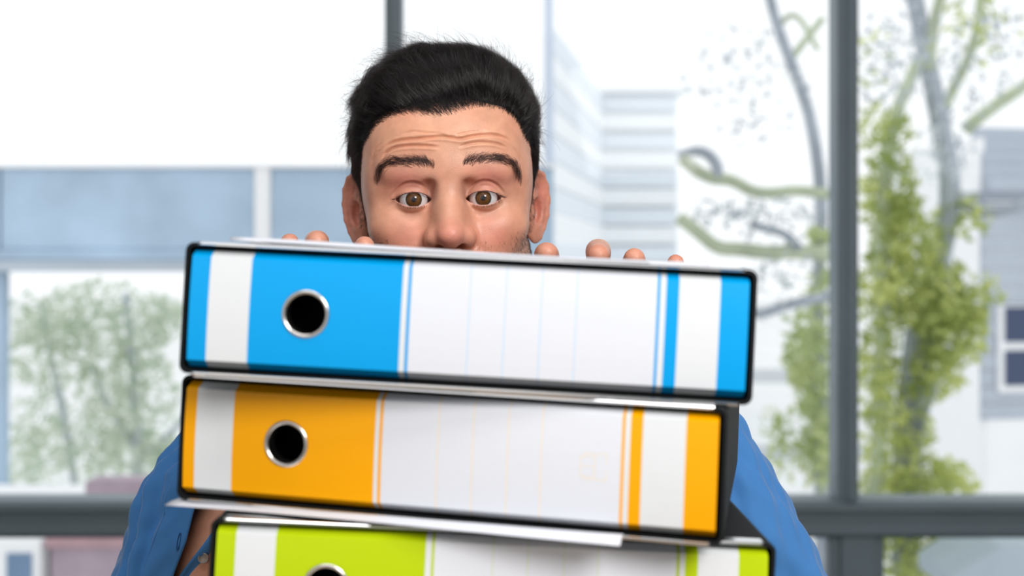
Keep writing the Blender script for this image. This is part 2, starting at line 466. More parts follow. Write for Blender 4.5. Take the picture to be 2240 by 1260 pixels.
tree('mossy_tree', 'bare mossy tree with crooked branches above the blue binder', 6.6,
     [([(1848, 1300, .3), (1848, 900, .3), (1846, 620, .3), (1846, 540, .3), (1846, 440, .2), (1846, 330, .2), (1848, 100, .2), (1850, -80, .2)], 0.06, 0.04, M_BARK),
      ([(1846, 430, .2), (1745, 415, .1), (1690, 424, 0), (1645, 420, 0), (1600, 392, 0), (1560, 392, 0), (1520, 372, 0), (1490, 345, 0)], 0.030, 0.036, M_MOSS),
      ([(1568, 392, 0), (1570, 360, 0), (1545, 332, 0), (1510, 330, 0), (1484, 340, 0)], 0.036, 0.026, M_BARK),
      ([(1846, 560, .2), (1740, 550, .1), (1690, 555, 0), (1620, 545, 0), (1570, 545, 0), (1530, 510, 0), (1485, 475, 0)], 0.045, 0.036, M_MOSS),
      ([(1750, 545, 0), (1720, 510, 0), (1670, 500, 0), (1640, 490, 0)], 0.026, 0.02, M_BARK),
      ([(1846, 640, .2), (1750, 660, 0), (1690, 680, 0), (1650, 690, 0), (1600, 660, 0)], 0.03, 0.026, M_BARK)],
     [(1700, 480, 0, 110, .3, 60, .5), (1620, 460, 0, 60, .3, 30, .2), (1560, 470, 0, 60, .2, 40, .2), (1640, 180, 0, 150, .3, 150, .7), (1700, 620, 0, 110, .3, 90, .5), (1960, 120, 0, 90, .3, 130, .9), (2120, 120, 0, 120, .3, 150, .9), (2060, 330, .2, 60, .3, 90, .4)], 900, 0.028, M_LEAF_H)
tree('pale_tree', 'pale green washed-out tree under the blue-grey gallery', 10.5,
     [([(300, 1300, 0), (305, 1000, 0), (290, 800, 0), (275, 640, 0)], 0.06, 0.03, M_BARK_P),
      ([(305, 1010, 0), (360, 960, 0), (420, 900, 0)], 0.035, 0.02, M_BARK_P),
      ([(300, 980, 0), (240, 900, 0), (200, 800, 0)], 0.035, 0.02, M_BARK_P),
      ([(180, 1200, 0), (150, 950, 0), (110, 780, 0), (90, 660, 0)], 0.045, 0.02, M_BARK_P)],
     [(200, 700, 0, 190, .5, 90, 1.3), (280, 850, 0, 120, .5, 120, 1.4), (110, 760, 0, 110, .5, 110, .9), (90, 960, 0, 80, .5, 110, .6), (240, 980, 0, 100, .5, 90, .9), (360, 1000, 0, 60, .4, 60, .5), (350, 700, 0, 70, .4, 60, .4)],
     2600, 0.05, M_LEAF_P2)
for pxs, pys, dd, nm, lb, rr in ((20, 1050, 11.4, 'round_shrub', 'pale round shrub at the far left behind the transom', 120), (300, 1010, 13.6, 'round_shrub', 'pale shrub beside the thin tree trunk behind left pane', 150)):
    c = at(pxs, pys, dd)
    s = empty(nm, (c.x, c.y, GZ)); tag(s, lb, 'shrub', 'shrubs outside the window')
    V, F = tube_mesh([(0, 0, 0), (0.02, 0, c.z - GZ)], [0.05, 0.03], 7)
    mesh_obj('stem', V, F, M_BARK, s)
    V, F = leaf_cloud([((0, 0, c.z - GZ), (rr / FPX * dd, .5, rr / FPX * dd), 1)], 420, 0.05)
    f = mesh_obj('foliage', V, F, M_LEAF_P, s); f['kind'] = 'stuff'

# ================================================================ desk and stack
M_DESK = mat('pale_oak_desk', lin(196, 170, 138), 0.5, noise=(6, 0.12))
M_STEEL = mat('grey_steel_legs', lin(120, 124, 128), 0.4, 0.6)
desk = empty('desk', (-0.02, 0.72, 0)); tag(desk, 'pale oak desk under the stack of binders', 'desk')
box('desktop', (-0.62, -0.30, 0.705), (0.62, 0.30, 0.735), M_DESK, desk, 0.003)
for sx in (-0.57, 0.53):
    for sy in (-0.27, 0.23):
        box('leg', (sx, sy, 0), (sx + 0.04, sy + 0.04, 0.705), M_STEEL, desk, 0.003)

M_KRAFT = mat('kraft_board', lin(178, 142, 104), 0.85, noise=(12, 0.08))
M_TAPE = mat('brown_tape', lin(150, 112, 72), 0.3)
bx = empty('archive_box', (-0.012, 0.81, 0.735)); tag(bx, 'closed kraft archive box under the green binder', 'box')
box('carton', (-0.155, -0.135, 0.0), (0.155, 0.135, 0.152), M_KRAFT, bx, 0.003)
box('lid', (-0.158, -0.138, 0.115), (0.158, 0.138, 0.1565), M_KRAFT, bx, 0.003)

# ---------------------------------------------------------------- ring binders in slipcases
BW, BH, BD_ = 0.32, 0.074, 0.285
M_BLACK = mat('black_paper_board', (0.010, 0.011, 0.012, 1), 0.6, 0.0, 0.12, bump=(900, 0.12, 0.0004))
M_CHROME = mat('chrome_edge', (0.86, 0.86, 0.87, 1), 0.16, 1.0)
M_NICKEL = mat('nickel_ring', (0.74, 0.71, 0.68, 1), 0.22, 1.0)
M_HOLE = mat('black_inside', (0.002, 0.002, 0.003, 1), 0.8, 0, 0.1)

def linen(name, color, rough=0.38):
    m = mat(name, color, rough, 0, 0.24)
    nt = m.node_tree; b = nt.nodes['Principled BSDF']
    tc = nt.nodes.new('ShaderNodeTexCoord')
    w1 = nt.nodes.new('ShaderNodeTexWave'); w1.inputs['Scale'].default_value = 620; w1.bands_direction = 'X'
    w2 = nt.nodes.new('ShaderNodeTexWave'); w2.inputs['Scale'].default_value = 620; w2.bands_direction = 'Z'
    for w in (w1, w2):
        w.inputs['Distortion'].default_value = 1.2; nt.links.new(tc.outputs['Object'], w.inputs['Vector'])
    ad = nt.nodes.new('ShaderNodeMath'); ad.operation = 'ADD'
    nt.links.new(w1.outputs['Fac'], ad.inputs[0]); nt.links.new(w2.outputs['Fac'], ad.inputs[1])
    bp = nt.nodes.new('ShaderNodeBump'); bp.inputs['Strength'].default_value = 0.05; bp.inputs['Distance'].default_value = 0.0002
    nt.links.new(ad.outputs[0], bp.inputs['Height']); nt.links.new(bp.outputs['Normal'], b.inputs['Normal'])
    return m

def rrect(w, h, r, n=5):
    pts = []
    for cx_, cz_, a0 in ((w - r, h - r, 0), (-w + r, h - r, 90), (-w + r, -h + r, 180), (w - r, -h + r, 270)):
        for k in range(n + 1):
            a = math.radians(a0 + 90 * k / n)
            pts.append((cx_ + r * math.cos(a), cz_ + r * math.sin(a)))
    return pts

def spine_front(z):
    """local depth of the spine surface at height z (mm): slightly bowed, folded back along both long edges"""
    a = abs(z)
    y = -1.2 + 1.2 * (a / 29.2) ** 2
    if a > 29.2: y = 0.0 + (a - 29.2) / 3.4 * 5.0
    return y

def binder(name, label, color, linecol, stripes, ring, C, ypr, icon=None):
    root = empty(name)
    tag(root, label, 'binder', 'stack of ring binders')
    yaw, pitch, roll = ypr
    Rm = Matrix.Rotation(yaw, 4, 'Z') @ Matrix.Rotation(pitch, 4, 'X') @ Matrix.Rotation(roll, 4, 'Y')
    root.matrix_world = Matrix.Translation((C[0], C[1], C[2] + CZ)) @ Rm
    # slipcase: rounded tube closed at the back
    o = rrect(BW / 2, BH / 2, 0.005); i = rrect(BW / 2 - 0.0022, BH / 2 - 0.0022, 0.003)
    n = len(o); V = []
    for y in (0.0006, 0.0): V += [(x * (1 if y == 0.0006 else 0.9985), y, z * (1 if y == 0.0006 else 0.993)) for x, z in o]
    V += [(x, 0.0, z) for x, z in i] + [(x, BD_ - 0.003, z) for x, z in i] + [(x, BD_, z) for x, z in o]
    F = []
    for k in range(n):
        k2 = (k + 1) % n
        for a, b in ((4 * n, 0), (0, n), (n, 2 * n), (2 * n, 3 * n)):
            F.append((a + k, a + k2, b + k2, b + k))
    F.append(tuple(range(3 * n, 4 * n))); F.append(tuple(range(4 * n, 5 * n))[::-1])
    sc = mesh_obj('slipcase', V, F, M_BLACK, root)
    bm = bmesh.new(); bm.from_mesh(sc.data); bmesh.ops.recalc_face_normals(bm, faces=bm.faces); bm.to_mesh(sc.data); bm.free()
    # chrome rails clipped over the long front edges
    for s in (1, -1):
        prof = [(-0.0008, 35.7), (-0.0012, 36.0), (-0.0012, 36.9), (-0.0008, 37.4), (0.0, 37.6), (0.009, 37.6), (0.009, 37.1), (0.0, 37.1), (-0.0004, 36.7), (-0.0004, 35.7)]
        xs = [-0.1525, -0.1510, 0.1510, 0.1525]
        V, F = [], []
        for q, x in enumerate(xs):
            e = 0.5 if q in (0, 3) else 1.0
            for y, z in prof: V.append((x, y * e if y < 0 else y, s * z / 1000))
        m_ = len(prof)
        for q in range(3):
            for k in range(m_):
                F.append((q * m_ + k, q * m_ + (k + 1) % m_, (q + 1) * m_ + (k + 1) % m_, (q + 1) * m_ + k))
        F += [tuple(range(m_)), tuple(range(3 * m_, 4 * m_))[::-1]]
        r = mesh_obj('edge_rail', V, F, M_CHROME, root)
        bm = bmesh.new(); bm.from_mesh(r.data); bmesh.ops.recalc_face_normals(bm, faces=bm.faces); bm.to_mesh(r.data); bm.free()
        r['label'] = 'thin chrome edge rail'
    # spine: strips of print across the width
    m_col = linen(name + '_cloth', color); m_wht = linen('spine_white_print', lin(228, 231, 234), 0.36)
    m_lab = linen('spine_label_white', lin(228, 231, 239), 0.36); m_lin = mat('ruled_line', linecol, 0.4)
    zs = [-33.1, -31.6, -30.2, -29.2, -27, -22, -15, -7.5, 0, 7.5, 15, 22, 27, 29.2, 30.2, 31.6, 33.1]
    xs, mi = [stripes[0][0]], []
    for x0, x1, k in stripes: xs.append(x1); mi.append(k)
    V, F, I = [], [], []
    nz = len(zs)
    for x in xs:
        for z in zs: V.append((x / 1000, spine_front(z) / 1000, z / 1000))
    for a in range(len(xs) - 1):
        for b in range(nz - 1):
            F.append((a * nz + b, (a + 1) * nz + b, (a + 1) * nz + b + 1, a * nz + b + 1)); I.append(mi[a])
    nf = len(V)
    for x in xs:
        for z in zs: V.append((x / 1000, 0.0085, z / 1000))
    for a in range(len(xs) - 1):
        for b in range(nz - 1):
            F.append((nf + a * nz + b, nf + a * nz + b + 1, nf + (a + 1) * nz + b + 1, nf + (a + 1) * nz + b)); I.append(mi[a])
        for b in (0, nz - 1):
            q = (a * nz + b, (a + 1) * nz + b, nf + (a + 1) * nz + b, nf + a * nz + b)
            F.append(q if b else q[::-1]); I.append(mi[a])
    for a in (0, len(xs) - 1):
        for b in range(nz - 1):
            q = (a * nz + b, a * nz + b + 1, nf + a * nz + b + 1, nf + a * nz + b)
            F.append(q if a == 0 else q[::-1]); I.append(mi[0] if a == 0 else mi[-1])
    sp = mesh_obj('spine', V, F, None, root, False, [m_col, m_wht, m_lab, m_lin], I)
    bm = bmesh.new(); bm.from_mesh(sp.data); bmesh.ops.recalc_face_normals(bm, faces=bm.faces); bm.to_mesh(sp.data); bm.free()
    rx, rz_ = ring
    # punch the finger hole
    V, F = tube_mesh([(rx, -0.01, rz_), (rx, 0.03, rz_)], [0.0118, 0.0118], 48)
    cut = mesh_obj('hole_cutter', V, F, M_HOLE)
    cut.matrix_world = root.matrix_world
    bm = bmesh.new(); bm.from_mesh(cut.data); bmesh.ops.recalc_face_normals(bm, faces=bm.faces); bm.to_mesh(cut.data); bm.free()
    bpy.context.view_layer.update()
    md = sp.modifiers.new('hole', 'BOOLEAN'); md.operation = 'DIFFERENCE'; md.object = cut; md.solver = 'EXACT'
    bpy.context.view_layer.update()
    ev = sp.evaluated_get(bpy.context.evaluated_depsgraph_get())
    nm = bpy.data.meshes.new_from_object(ev)
    sp.modifiers.clear(); sp.data = nm
    bpy.data.objects.remove(cut)
    # finger ring
    y0 = -0.0012
    prof = [(11.0, 9.0), (11.0, 0.6), (11.25, 0.0), (11.8, -0.55), (12.5, -0.75), (13.2, -0.5), (13.6, 0.0), (13.7, 0.5), (13.7, 0.9), (12.2, 0.9), (11.6, 1.2), (11.6, 9.0)]
    V, F = [], []
    N = 56
    for k in range(N):
        a = 2 * math.pi * k / N
        for r, y in prof: V.append((rx + r / 1000 * math.cos(a), y0 + y / 1000, rz_ + r / 1000 * math.sin(a)))
    P = len(prof)
    for k in range(N):
        for j in range(P):
            F.append((k * P + j, ((k + 1) % N) * P + j, ((k + 1) % N) * P + (j + 1) % P, k * P + (j + 1) % P))
    rg = mesh_obj('finger_ring', V, F, M_NICKEL, root, True)
    bm = bmesh.new(); bm.from_mesh(rg.data); bmesh.ops.recalc_face_normals(bm, faces=bm.faces); bm.to_mesh(rg.data); bm.free()
    rg['label'] = 'nickel finger ring'
    box('binder_core', (-0.154, 0.03, -0.0325), (0.154, BD_ - 0.006, 0.0325), M_HOLE, root)
    if icon:
        x0, x1, z0, z1 = icon
        segs = []
        w, h = x1 - x0, z1 - z0
        def line(*p): segs.extend(zip(p[:-1], p[1:]))
        line((0, .12), (.55, .12), (.55, .86), (0, .86), (0, .12)); line((0, .5), (.55, .5))
        line((.1, .86), (.22, 1.0), (.6, .96), (1, 1.0), (1, 0), (.6, .04), (.22, 0), (.1, .12))
        V, F = [], []
        for (a, b), (c, d) in segs:
            p0 = np.array((x0 + a * w, z0 + b * h)); p1 = np.array((x0 + c * w, z0 + d * h))
            t = (p1 - p0) / np.linalg.norm(p1 - p0); nn = np.array((-t[1], t[0])) * 0.22; p0 = p0 - t * .2; p1 = p1 + t * .2
            k = len(V)
            for q in (p0 + nn, p0 - nn, p1 - nn, p1 + nn): V.append((q[0] / 1000, (spine_front(q[1]) - 0.06) / 1000, q[1] / 1000))
            F.append((k, k + 1, k + 2, k + 3))
        ic = mesh_obj('printed_icon', V, F, mat('faint_icon_ink', lin(246, 226, 200), 0.4), root)
    return root

def stripes_of(e0, w0, w1, a, b, c, lines, d, e, f, g_, h, e1):
    s = [(e0, w0, 0), (w0, w1, 1), (w1, a, 0), (a, b, 1), (b, c + 0.3, 0)]
    x = c + 0.3
    for l in lines: s += [(x, l - 0.28, 2), (l - 0.28, l + 0.28, 3)]; x = l + 0.28
    s += [(x, d - 0.2, 2), (d - 0.2, e + 0.1, 0), (e + 0.1, f, 1), (f, g_, 0), (g_, h, 1), (h, e1, 0)]
    return s

B_BLUE = ((-0.0266, 0.6595, -0.0368), (math.radians(-3.75), math.radians(-1.5), math.radians(2.85)))
B_ORANGE = ((-0.0416, 0.6721, -0.1131), (math.radians(-12.23), math.radians(-1.55), math.radians(2.03)))
B_GREEN = ((-0.0120, 0.6714, -0.1924), (0.0, math.radians(-0.6), math.radians(2.59)))
binder('ring_binder', 'blue and white ring binder in black slipcase, topmost of the stack', lin(0, 164, 236), lin(190, 218, 244),
       stripes_of(-155.6, -144.8, -121.2, -35.3, -32.2, -30.7, (2.6, 22.5, 42.3, 61.8), 105.9, 107.2, 110.5, 117.6, 140.0, 155.6), (-0.0891, -0.0001), *B_BLUE)
binder('ring_binder', 'orange and white ring binder in black slipcase, between blue and green', lin(255, 174, 0), lin(246, 222, 190),
       stripes_of(-156.2, -149.0, -125.3, -37.7, -35.3, -33.7, (-0.4, 19.9, 40.0, 59.2), 103.8, 105.2, 108.2, 114.9, 138.3, 155.6), (-0.0917, 0.0007), *B_ORANGE, icon=(81.2, 95.7, -6.8, 8.0))
binder('ring_binder', 'lime green and white ring binder in black slipcase, lowest in view', lin(190, 214, 12), lin(214, 226, 190),
       stripes_of(-156.0, -145.2, -122.6, -37.8, -34.5, -33.2, (0.2, 20.0, 40.4, 59.5), 104.2, 105.6, 108.7, 116.1, 139.1, 155.6), (-0.0932, 0.0010), *B_GREEN)

# ---------------------------------------------------------------- loose paper
M_PAPER = mat('white_paper', lin(222, 225, 234), 0.7, bump=(40, 0.05, 0.001))
def sheet(name, label, fl_, fr, bl, br, curl, nx=28, ny=26, th=0.0003):
    """sheet from four corner points (front left, front right, back left, back right), with a height function"""
    fl_, fr, bl, br = map(Vector, (fl_, fr, bl, br))
    V, F = [], []
    for j in range(ny + 1):
        for i in range(nx + 1):
            u, v = i / nx, (j / ny) ** 2.4
            p = fl_.lerp(fr, u).lerp(bl.lerp(br, u), v)
            V.append(p + Vector((0, 0, curl(u, v))))
    n = len(V)
    V += [p - Vector((0, 0, th)) for p in V]
    for j in range(ny):
        for i in range(nx):
            a = j * (nx + 1) + i
            F.append((a, a + 1, a + nx + 2, a + nx + 1)); F.append((n + a, n + a + nx + 1, n + a + nx + 2, n + a + 1))
    rim = [i for i in range(nx + 1)] + [(j + 1) * (nx + 1) - 1 for j in range(1, ny + 1)] + [ny * (nx + 1) + i for i in range(nx - 1, -1, -1)] + [j * (nx + 1) for j in range(ny - 1, 0, -1)]
    for a, b in zip(rim, rim[1:] + rim[:1]): F.append((b, a, n + a, n + b))
    c = sum(V, Vector()) / len(V)
    o = mesh_obj(name, [v - c for v in V], F, M_PAPER, None, True)
    o.location = c
    return tag(o, label, 'paper', 'loose sheets among the binders')

def bl_pt(B, x, y, z):
    C, (yaw, pitch, roll) = B
    Rm = Matrix.Rotation(yaw, 3, 'Z') @ Matrix.Rotation(pitch, 3, 'X') @ Matrix.Rotation(roll, 3, 'Y')
    return Rm @ Vector((x, y, z)) + Vector((C[0], C[1], C[2] + CZ))
T = BH / 2 + 0.0010
sheet('paper_sheet', 'white sheet lying on top of the blue binder, uppermost',
      bl_pt(B_BLUE, -0.139, 0.012, T + 0.0014), bl_pt(B_BLUE, 0.134, 0.004, T + 0.0008), bl_pt(B_BLUE, -0.130, 0.20, T + 0.0008), bl_pt(B_BLUE, 0.140, 0.20, T + 0.0008),
      lambda u, v: 0.0010 + 0.0012 * math.exp(-((u - 0.02) / 0.25) ** 2) * (1 - v) + 0.0005 * math.sin(u * 7) * (1 - v) - 0.0021 * math.exp(-(v / 0.016) ** 2))
sheet('paper_sheet', 'white sheet lying flat beneath the uppermost sheet on the blue binder',
      bl_pt(B_BLUE, -0.130, 0.006, T + 0.0006), bl_pt(B_BLUE, 0.100, 0.002, T + 0.0005), bl_pt(B_BLUE, -0.125, 0.19, T + 0.0002), bl_pt(B_BLUE, 0.150, 0.19, T + 0.0002),
      lambda u, v: 0.0003 * math.sin(u * 5 + 1) * (1 - v))
def gp(x, y, dz): return bl_pt(B_GREEN, x, y, BH / 2 + dz)
sheet('paper_sheet', 'white sheet poking out between the orange and green binders',
      at(360, 1100, 0.700), at(1356, 1178, 0.636), gp(-0.150, 0.20, 0.0016), gp(0.110, 0.14, 0.0016),
      lambda u, v: (0.0016 * math.sin(math.pi * u) * (1 - u) * (1 - v) ** 2 - (0.0012 + 0.0026 * u) * math.exp(-(v / 0.03) ** 2)))
sheet('paper_sheet', 'second sheet directly under the orange binder, mostly hidden',
      at(412, 1088, 0.713), at(1330, 1174, 0.652), gp(-0.140, 0.20, 0.0022), gp(0.105, 0.15, 0.0022),
      lambda u, v: -0.0006 * math.sin(math.pi * u) * (1 - v))

# ================================================================ the man
# person frame, millimetres: origin midway between the pupils, x to picture right, y away from the camera, z up
O_CAM = np.array((-0.0531, 1.0, 0.0488))
def p2w(p):
    p = np.asarray(p, float) / 1000.0 + O_CAM
    p = p.copy(); p[..., 2] += CZ
    return p
def c2p(c):
    """camera relative metres to person frame"""
    return (np.asarray(c, float) - O_CAM) * 1000.0
def w2p(v):
    return (np.array(v, float) - np.array((0, 0, CZ)) - O_CAM) * 1000.0

def rot(yaw, pitch, roll):
    cz, sz = math.cos(yaw), math.sin(yaw); Rz = np.array([[cz, -sz, 0], [sz, cz, 0], [0, 0, 1]])
    c, s = math.cos(pitch), math.sin(pitch); Rx = np.array([[1, 0, 0], [0, c, -s], [0, s, c]])
    c, s = math.cos(roll), math.sin(roll); Ry = np.array([[c, 0, s], [0, 1, 0], [-s, 0, c]])
    return Rz @ Rx @ Ry
RH = rot(math.radians(4.2), math.radians(0.0), math.radians(-1.4))
def to_head(p): return p @ RH            # person -> head frame
def from_head(q): return q @ RH.T

def smin(a, b, k):
    h = np.clip(0.5 + 0.5 * (b - a) / k, 0, 1)
    return b + (a - b) * h - k * h * (1 - h)
def smax(a, b, k): return -smin(-a, -b, k)
def ell(p, c, r):
    q = p - np.array(c, p.dtype); r = np.array(r, p.dtype)
    a = q / r; b = a / r
    k0 = np.sqrt((a * a).sum(1)); k1 = np.sqrt((b * b).sum(1)) + 1e-9
    return k0 * (k0 - 1) / k1
def sph(p, c, r):
    q = p - np.array(c, p.dtype)
    return np.sqrt((q * q).sum(1)) - r
def cap(p, a, b, ra, rb):
    a = np.array(a, p.dtype); b = np.array(b, p.dtype)
    pa = p - a; ba = b - a
    h = np.clip(pa @ ba / (ba @ ba), 0, 1)
    q = pa - h[:, None] * ba
    return np.sqrt((q * q).sum(1)) - (ra + (rb - ra) * h)
def sup(p, c, r, e):
    q = np.abs(p - np.array(c, p.dtype)) / np.array(r, p.dtype)
    n = (q ** e).sum(1) ** (1 / e)
    return (n - 1) * min(r)

def culled(fn, p, lo, hi):
    # evaluate only inside the box, elsewhere a safe lower bound
    lo = np.array(lo, p.dtype); hi = np.array(hi, p.dtype)
    m = ((p > lo) & (p < hi)).all(1)
    q = np.maximum(np.maximum(lo - p, p - hi), 0)
    out = np.sqrt((q * q).sum(1)) + 22.0
    if m.any(): out[m] = fn(p[m])
    return out
EYE = np.array((29.6, 12.6, 0.0)); EYE_R = 12.2
# eyelid opening, u measured from the eye centre towards the temple
def lid_up(u):
    s = np.clip((u + 0.5) / 15.6, -1, 1)
    return 5.3 * (1 - np.abs(s) ** 2.1) - 0.5 * (u < -12) + 0.02 * u
def lid_lo(u):
    s = np.clip((u - 0.3) / 15.6, -1, 1)
    return -6.1 * (1 - np.abs(s) ** 2.3) - 0.2 + 0.03 * u

EA = math.radians(42)                    # how far the ears stand out
def ear_sdf(q):
    """q: head frame with x folded to positive"""
    o = np.array((78.0, 84.0, -3.0), q.dtype)
    v = np.array((math.sin(EA), math.cos(EA), 0.05), q.dtype); v /= np.linalg.norm(v)
    n = np.array((math.cos(EA), -math.sin(EA), 0.0), q.dtype)
    u = np.cross(n, v); u = u if u[2] > 0 else -u
    r = q - o
    P = np.stack([r @ v, r @ u, r @ n], 1)
    d = ell(P, (7, 2, 0), (15.5, 28, 3.6))
    d = smin(d, ell(P, (0, -26, 1.0), (8.5, 11, 4.2)), 6)               # lobe
    d = smin(d, ell(P, (-6, -3, -2), (12, 24, 7)), 8)                   # root
    d = smax(d, -ell(P, (3.0, -7, 4.2), (8.6, 12.5, 7.4)), 2.0)         # concha
    d = smax(d, -ell(P, (9.5, 13, 3.6), (6.4, 10, 3.6)), 2.0)           # fossa
    hel = [(-9, 2), (-7, 14), (-1, 25), (7, 29.5), (15, 26.5), (20.5, 16), (21.5, 3), (18.5, -11), (12, -22), (5, -31)]
    for (a0, b0), (a1, b1) in zip(hel[:-1], hel[1:]):
        d = smin(d, cap(P, (a0, b0, 2.2), (a1, b1, 2.2), 2.7, 2.7), 2.2)
    anti = [(1, 16), (8, 8), (12.5, -3), (10, -14), (3, -20)]
    for (a0, b0), (a1, b1) in zip(anti[:-1], anti[1:]):
        d = smin(d, cap(P, (a0, b0, 1.8), (a1, b1, 1.8), 2.3, 2.3), 2.5)
    d = smin(d, ell(P, (-7.5, -8, 3.5), (3.5, 6, 4.0)), 3)              # tragus
    d = smin(d, sph(P, (1, -20, 3.0), 3.2), 3)                          # antitragus
    return d

def head_sdf(p):
    q = to_head(p)
    f = q.copy(); f[:, 0] = np.abs(f[:, 0])
    d = sup(f, (0, 88, 38), (77.5, 92, 81), 2.25)
    d = smin(d, sup(f, (0, 46, 36), (69, 52.5, 52), 2.5), 16)            # forehead
    d = smin(d, sup(f, (0, 54, -32), (67, 49, 72), 2.35), 14)            # mid face
    d = smin(d, ell(f, (0, 46, -76), (53, 46, 40)), 16)                 # jaw
    d = smin(d, ell(f, (0, 8, -100), (21, 16, 17)), 14)                 # chin
    d = smin(d, ell(f, (43, 28, -24), (25, 23, 19)), 12)                # cheekbone
    d = smin(d, ell(f, (25, 25, -40), (24, 20, 22)), 16)                # cheek
    d = smin(d, ell(f, (57, 50, 8), (13.5, 30, 34)), 14)                # temple
    d = smin(d, ell(f, (62, 72, -62), (12, 26, 30)), 14)                # jaw angle
    d = smin(d, ell(f, (26, 7.5, 25), (28, 8.5, 9)), 11)                 # brow
    d = smin(d, ell(f, (0, 0, 22), (14, 8, 14)), 9)                     # glabella
    # eye sockets
    d = smax(d, -ell(f, (29.5, -2, -1), (19.0, 10.0, 12.0)), 11)
    d = smax(d, -ell(f, (15, 0, 4), (5.5, 7.5, 10)), 9)
    # nose
    d = smin(d, cap(f, (0, 3.0, 9), (0, -13.5, -24), 7.2, 9.0), 8)
    d = smin(d, cap(f, (0, 6, 4), (0, 2, -29), 10.5, 17.5), 12)
    d = smin(d, ell(f, (0, -19.5, -31.5), (11.0, 10.2, 9.4)), 8)
    d = smin(d, ell(f, (13.0, -6.5, -34.0), (8.6, 11.5, 8.6)), 6.5)
    d = smin(d, ell(f, (0, -10, -38), (9, 12, 6)), 5)
    d = smax(d, -ell(f, (8.2, -12.0, -42.5), (4.8, 7.2, 4.6)), 2.0)
    # muzzle, lips
    d = smin(d, ell(f, (0, 14, -66), (31, 21, 24)), 12)
    d = smin(d, ell(f, (0, -4.0, -70), (22, 6, 4.6)), 5)
    d = smin(d, ell(f, (0, -3.0, -79), (19, 6.5, 5.2)), 5)
    d = smax(d, -ell(f, (0, -9, -74.4), (25, 6, 0.9)), 2)
    # eyelids: a shell over the eyeball, then the almond opening
    e = f - EYE.astype(f.dtype)
    re = np.sqrt((e * e).sum(1))
    lid = smax(re - (EYE_R + 1.5), (e[:, 1] + 1.0), 3)
    lid = smax(lid, ell(f, (29.6, 2, 0), (20, 22, 13.5)), 3)
    d = smin(d, lid, 4.5)
    sgn = e[:, 0]
    op = np.maximum(e[:, 2] - lid_up(sgn), lid_lo(sgn) - e[:, 2]) * 0.86
    op = np.maximum(np.maximum(op, e[:, 1] - 4.0), np.abs(sgn) - 15.2)
    d = smax(d, -op, 1.0)
    d = smin(d, culled(ear_sdf, f, (58, 50, -60), (125, 130, 50)), 4)
    return d

# ---- trunk, arms and hands (person frame)
SHO_L, SHO_R = np.array((-188., 205., -225.)), np.array((188., 205., -225.))
ELB_L, ELB_R = c2p((-0.302, 1.020, -0.345)), c2p((0.247, 1.005, -0.350))
WRI_L, WRI_R = c2p((-0.182, 1.045, -0.125)), c2p((0.135, 1.030, -0.125))
def bpp(x, y, z): return w2p(bl_pt(B_BLUE, x, y, z))      # blue binder frame (m) -> person frame (mm)
TZ = BH / 2
# fingers: knuckle, middle joint, end joint, tip in the blue binder's frame, radii
def finger(x0, x1, h, base, reach, r):
    """x0 at the knuckle, x1 at the tip, h = height of the middle joint's centre above the binder, reach = tip's distance from the front"""
    t = bl_pt(B_BLUE, x1, reach, TZ)
    def xa(y): return x1 + t.x * (y - reach) / t.y - (y - reach) * 0.0654        # fingers run back away from the lens
    return [(x0, 0.322, base), (xa(0.298), 0.298, TZ + h), (xa(reach + 0.02), reach + 0.020, TZ + h * .80 + 0.001), (x1, reach, TZ + r / 1000 * 0.95 + 0.0008)], r
FINGERS_L = [finger(-0.120, -0.1055, 0.0060, -0.022, 0.246, 8.6), finger(-0.142, -0.1415, 0.0110, -0.018, 0.240, 9.6), finger(-0.163, -0.1640, 0.0070, -0.022, 0.246, 8.2), ([(-0.182, 0.322, -0.034), (-0.186, 0.308, 0.010), (-0.187, 0.299, 0.024), (-0.186, 0.296, 0.030)], 7.4)]
FINGERS_R = [finger(0.050, 0.0345, 0.0100, -0.022, 0.246, 9.8), finger(0.078, 0.0735, 0.0150, -0.018, 0.238, 9.8), finger(0.103, 0.1010, 0.0080, -0.022, 0.246, 9.2), finger(0.126, 0.1330, 0.0030, -0.034, 0.258, 7.6)]
def hand_sdf(p, fingers, wrist, side):
    K = [bpp(*f[0][0]) for f in fingers]
    d = None
    for (pts, r) in fingers:
        q = [bpp(*a) for a in pts]
        c = cap(p, q[0], q[1], r * 1.08, r * 1.0)
        c = smin(c, cap(p, q[1], q[2], r * 1.0, r * 0.93), 2.5)
        c = smin(c, cap(p, q[2], q[3], r * 0.95, r * 0.88), 2.0)
        d = c if d is None else np.minimum(d, c)
    w = wrist
    pal = None
    for k in K:
        c = cap(p, k + np.array((0, 5, -6)), w * .75 + k * .25, 12.0, 15.0)
        pal = c if pal is None else smin(pal, c, 9)
    pal = smin(pal, cap(p, w, w * .5 + (K[1] + K[2]) * .25, 24, 17), 14)
    th0 = w * .62 + K[0] * .38 + np.array((-side * 14, -2, 0)); th1 = K[0] + np.array((-side * 16, 8, -38)); th2 = K[0] + np.array((-side * 10, 2, -14))
    t = smin(cap(p, th0, th1, 15, 11), cap(p, th1, th2, 10.5, 9), 4)
    return smin(smin(pal, t, 8), d, 5)

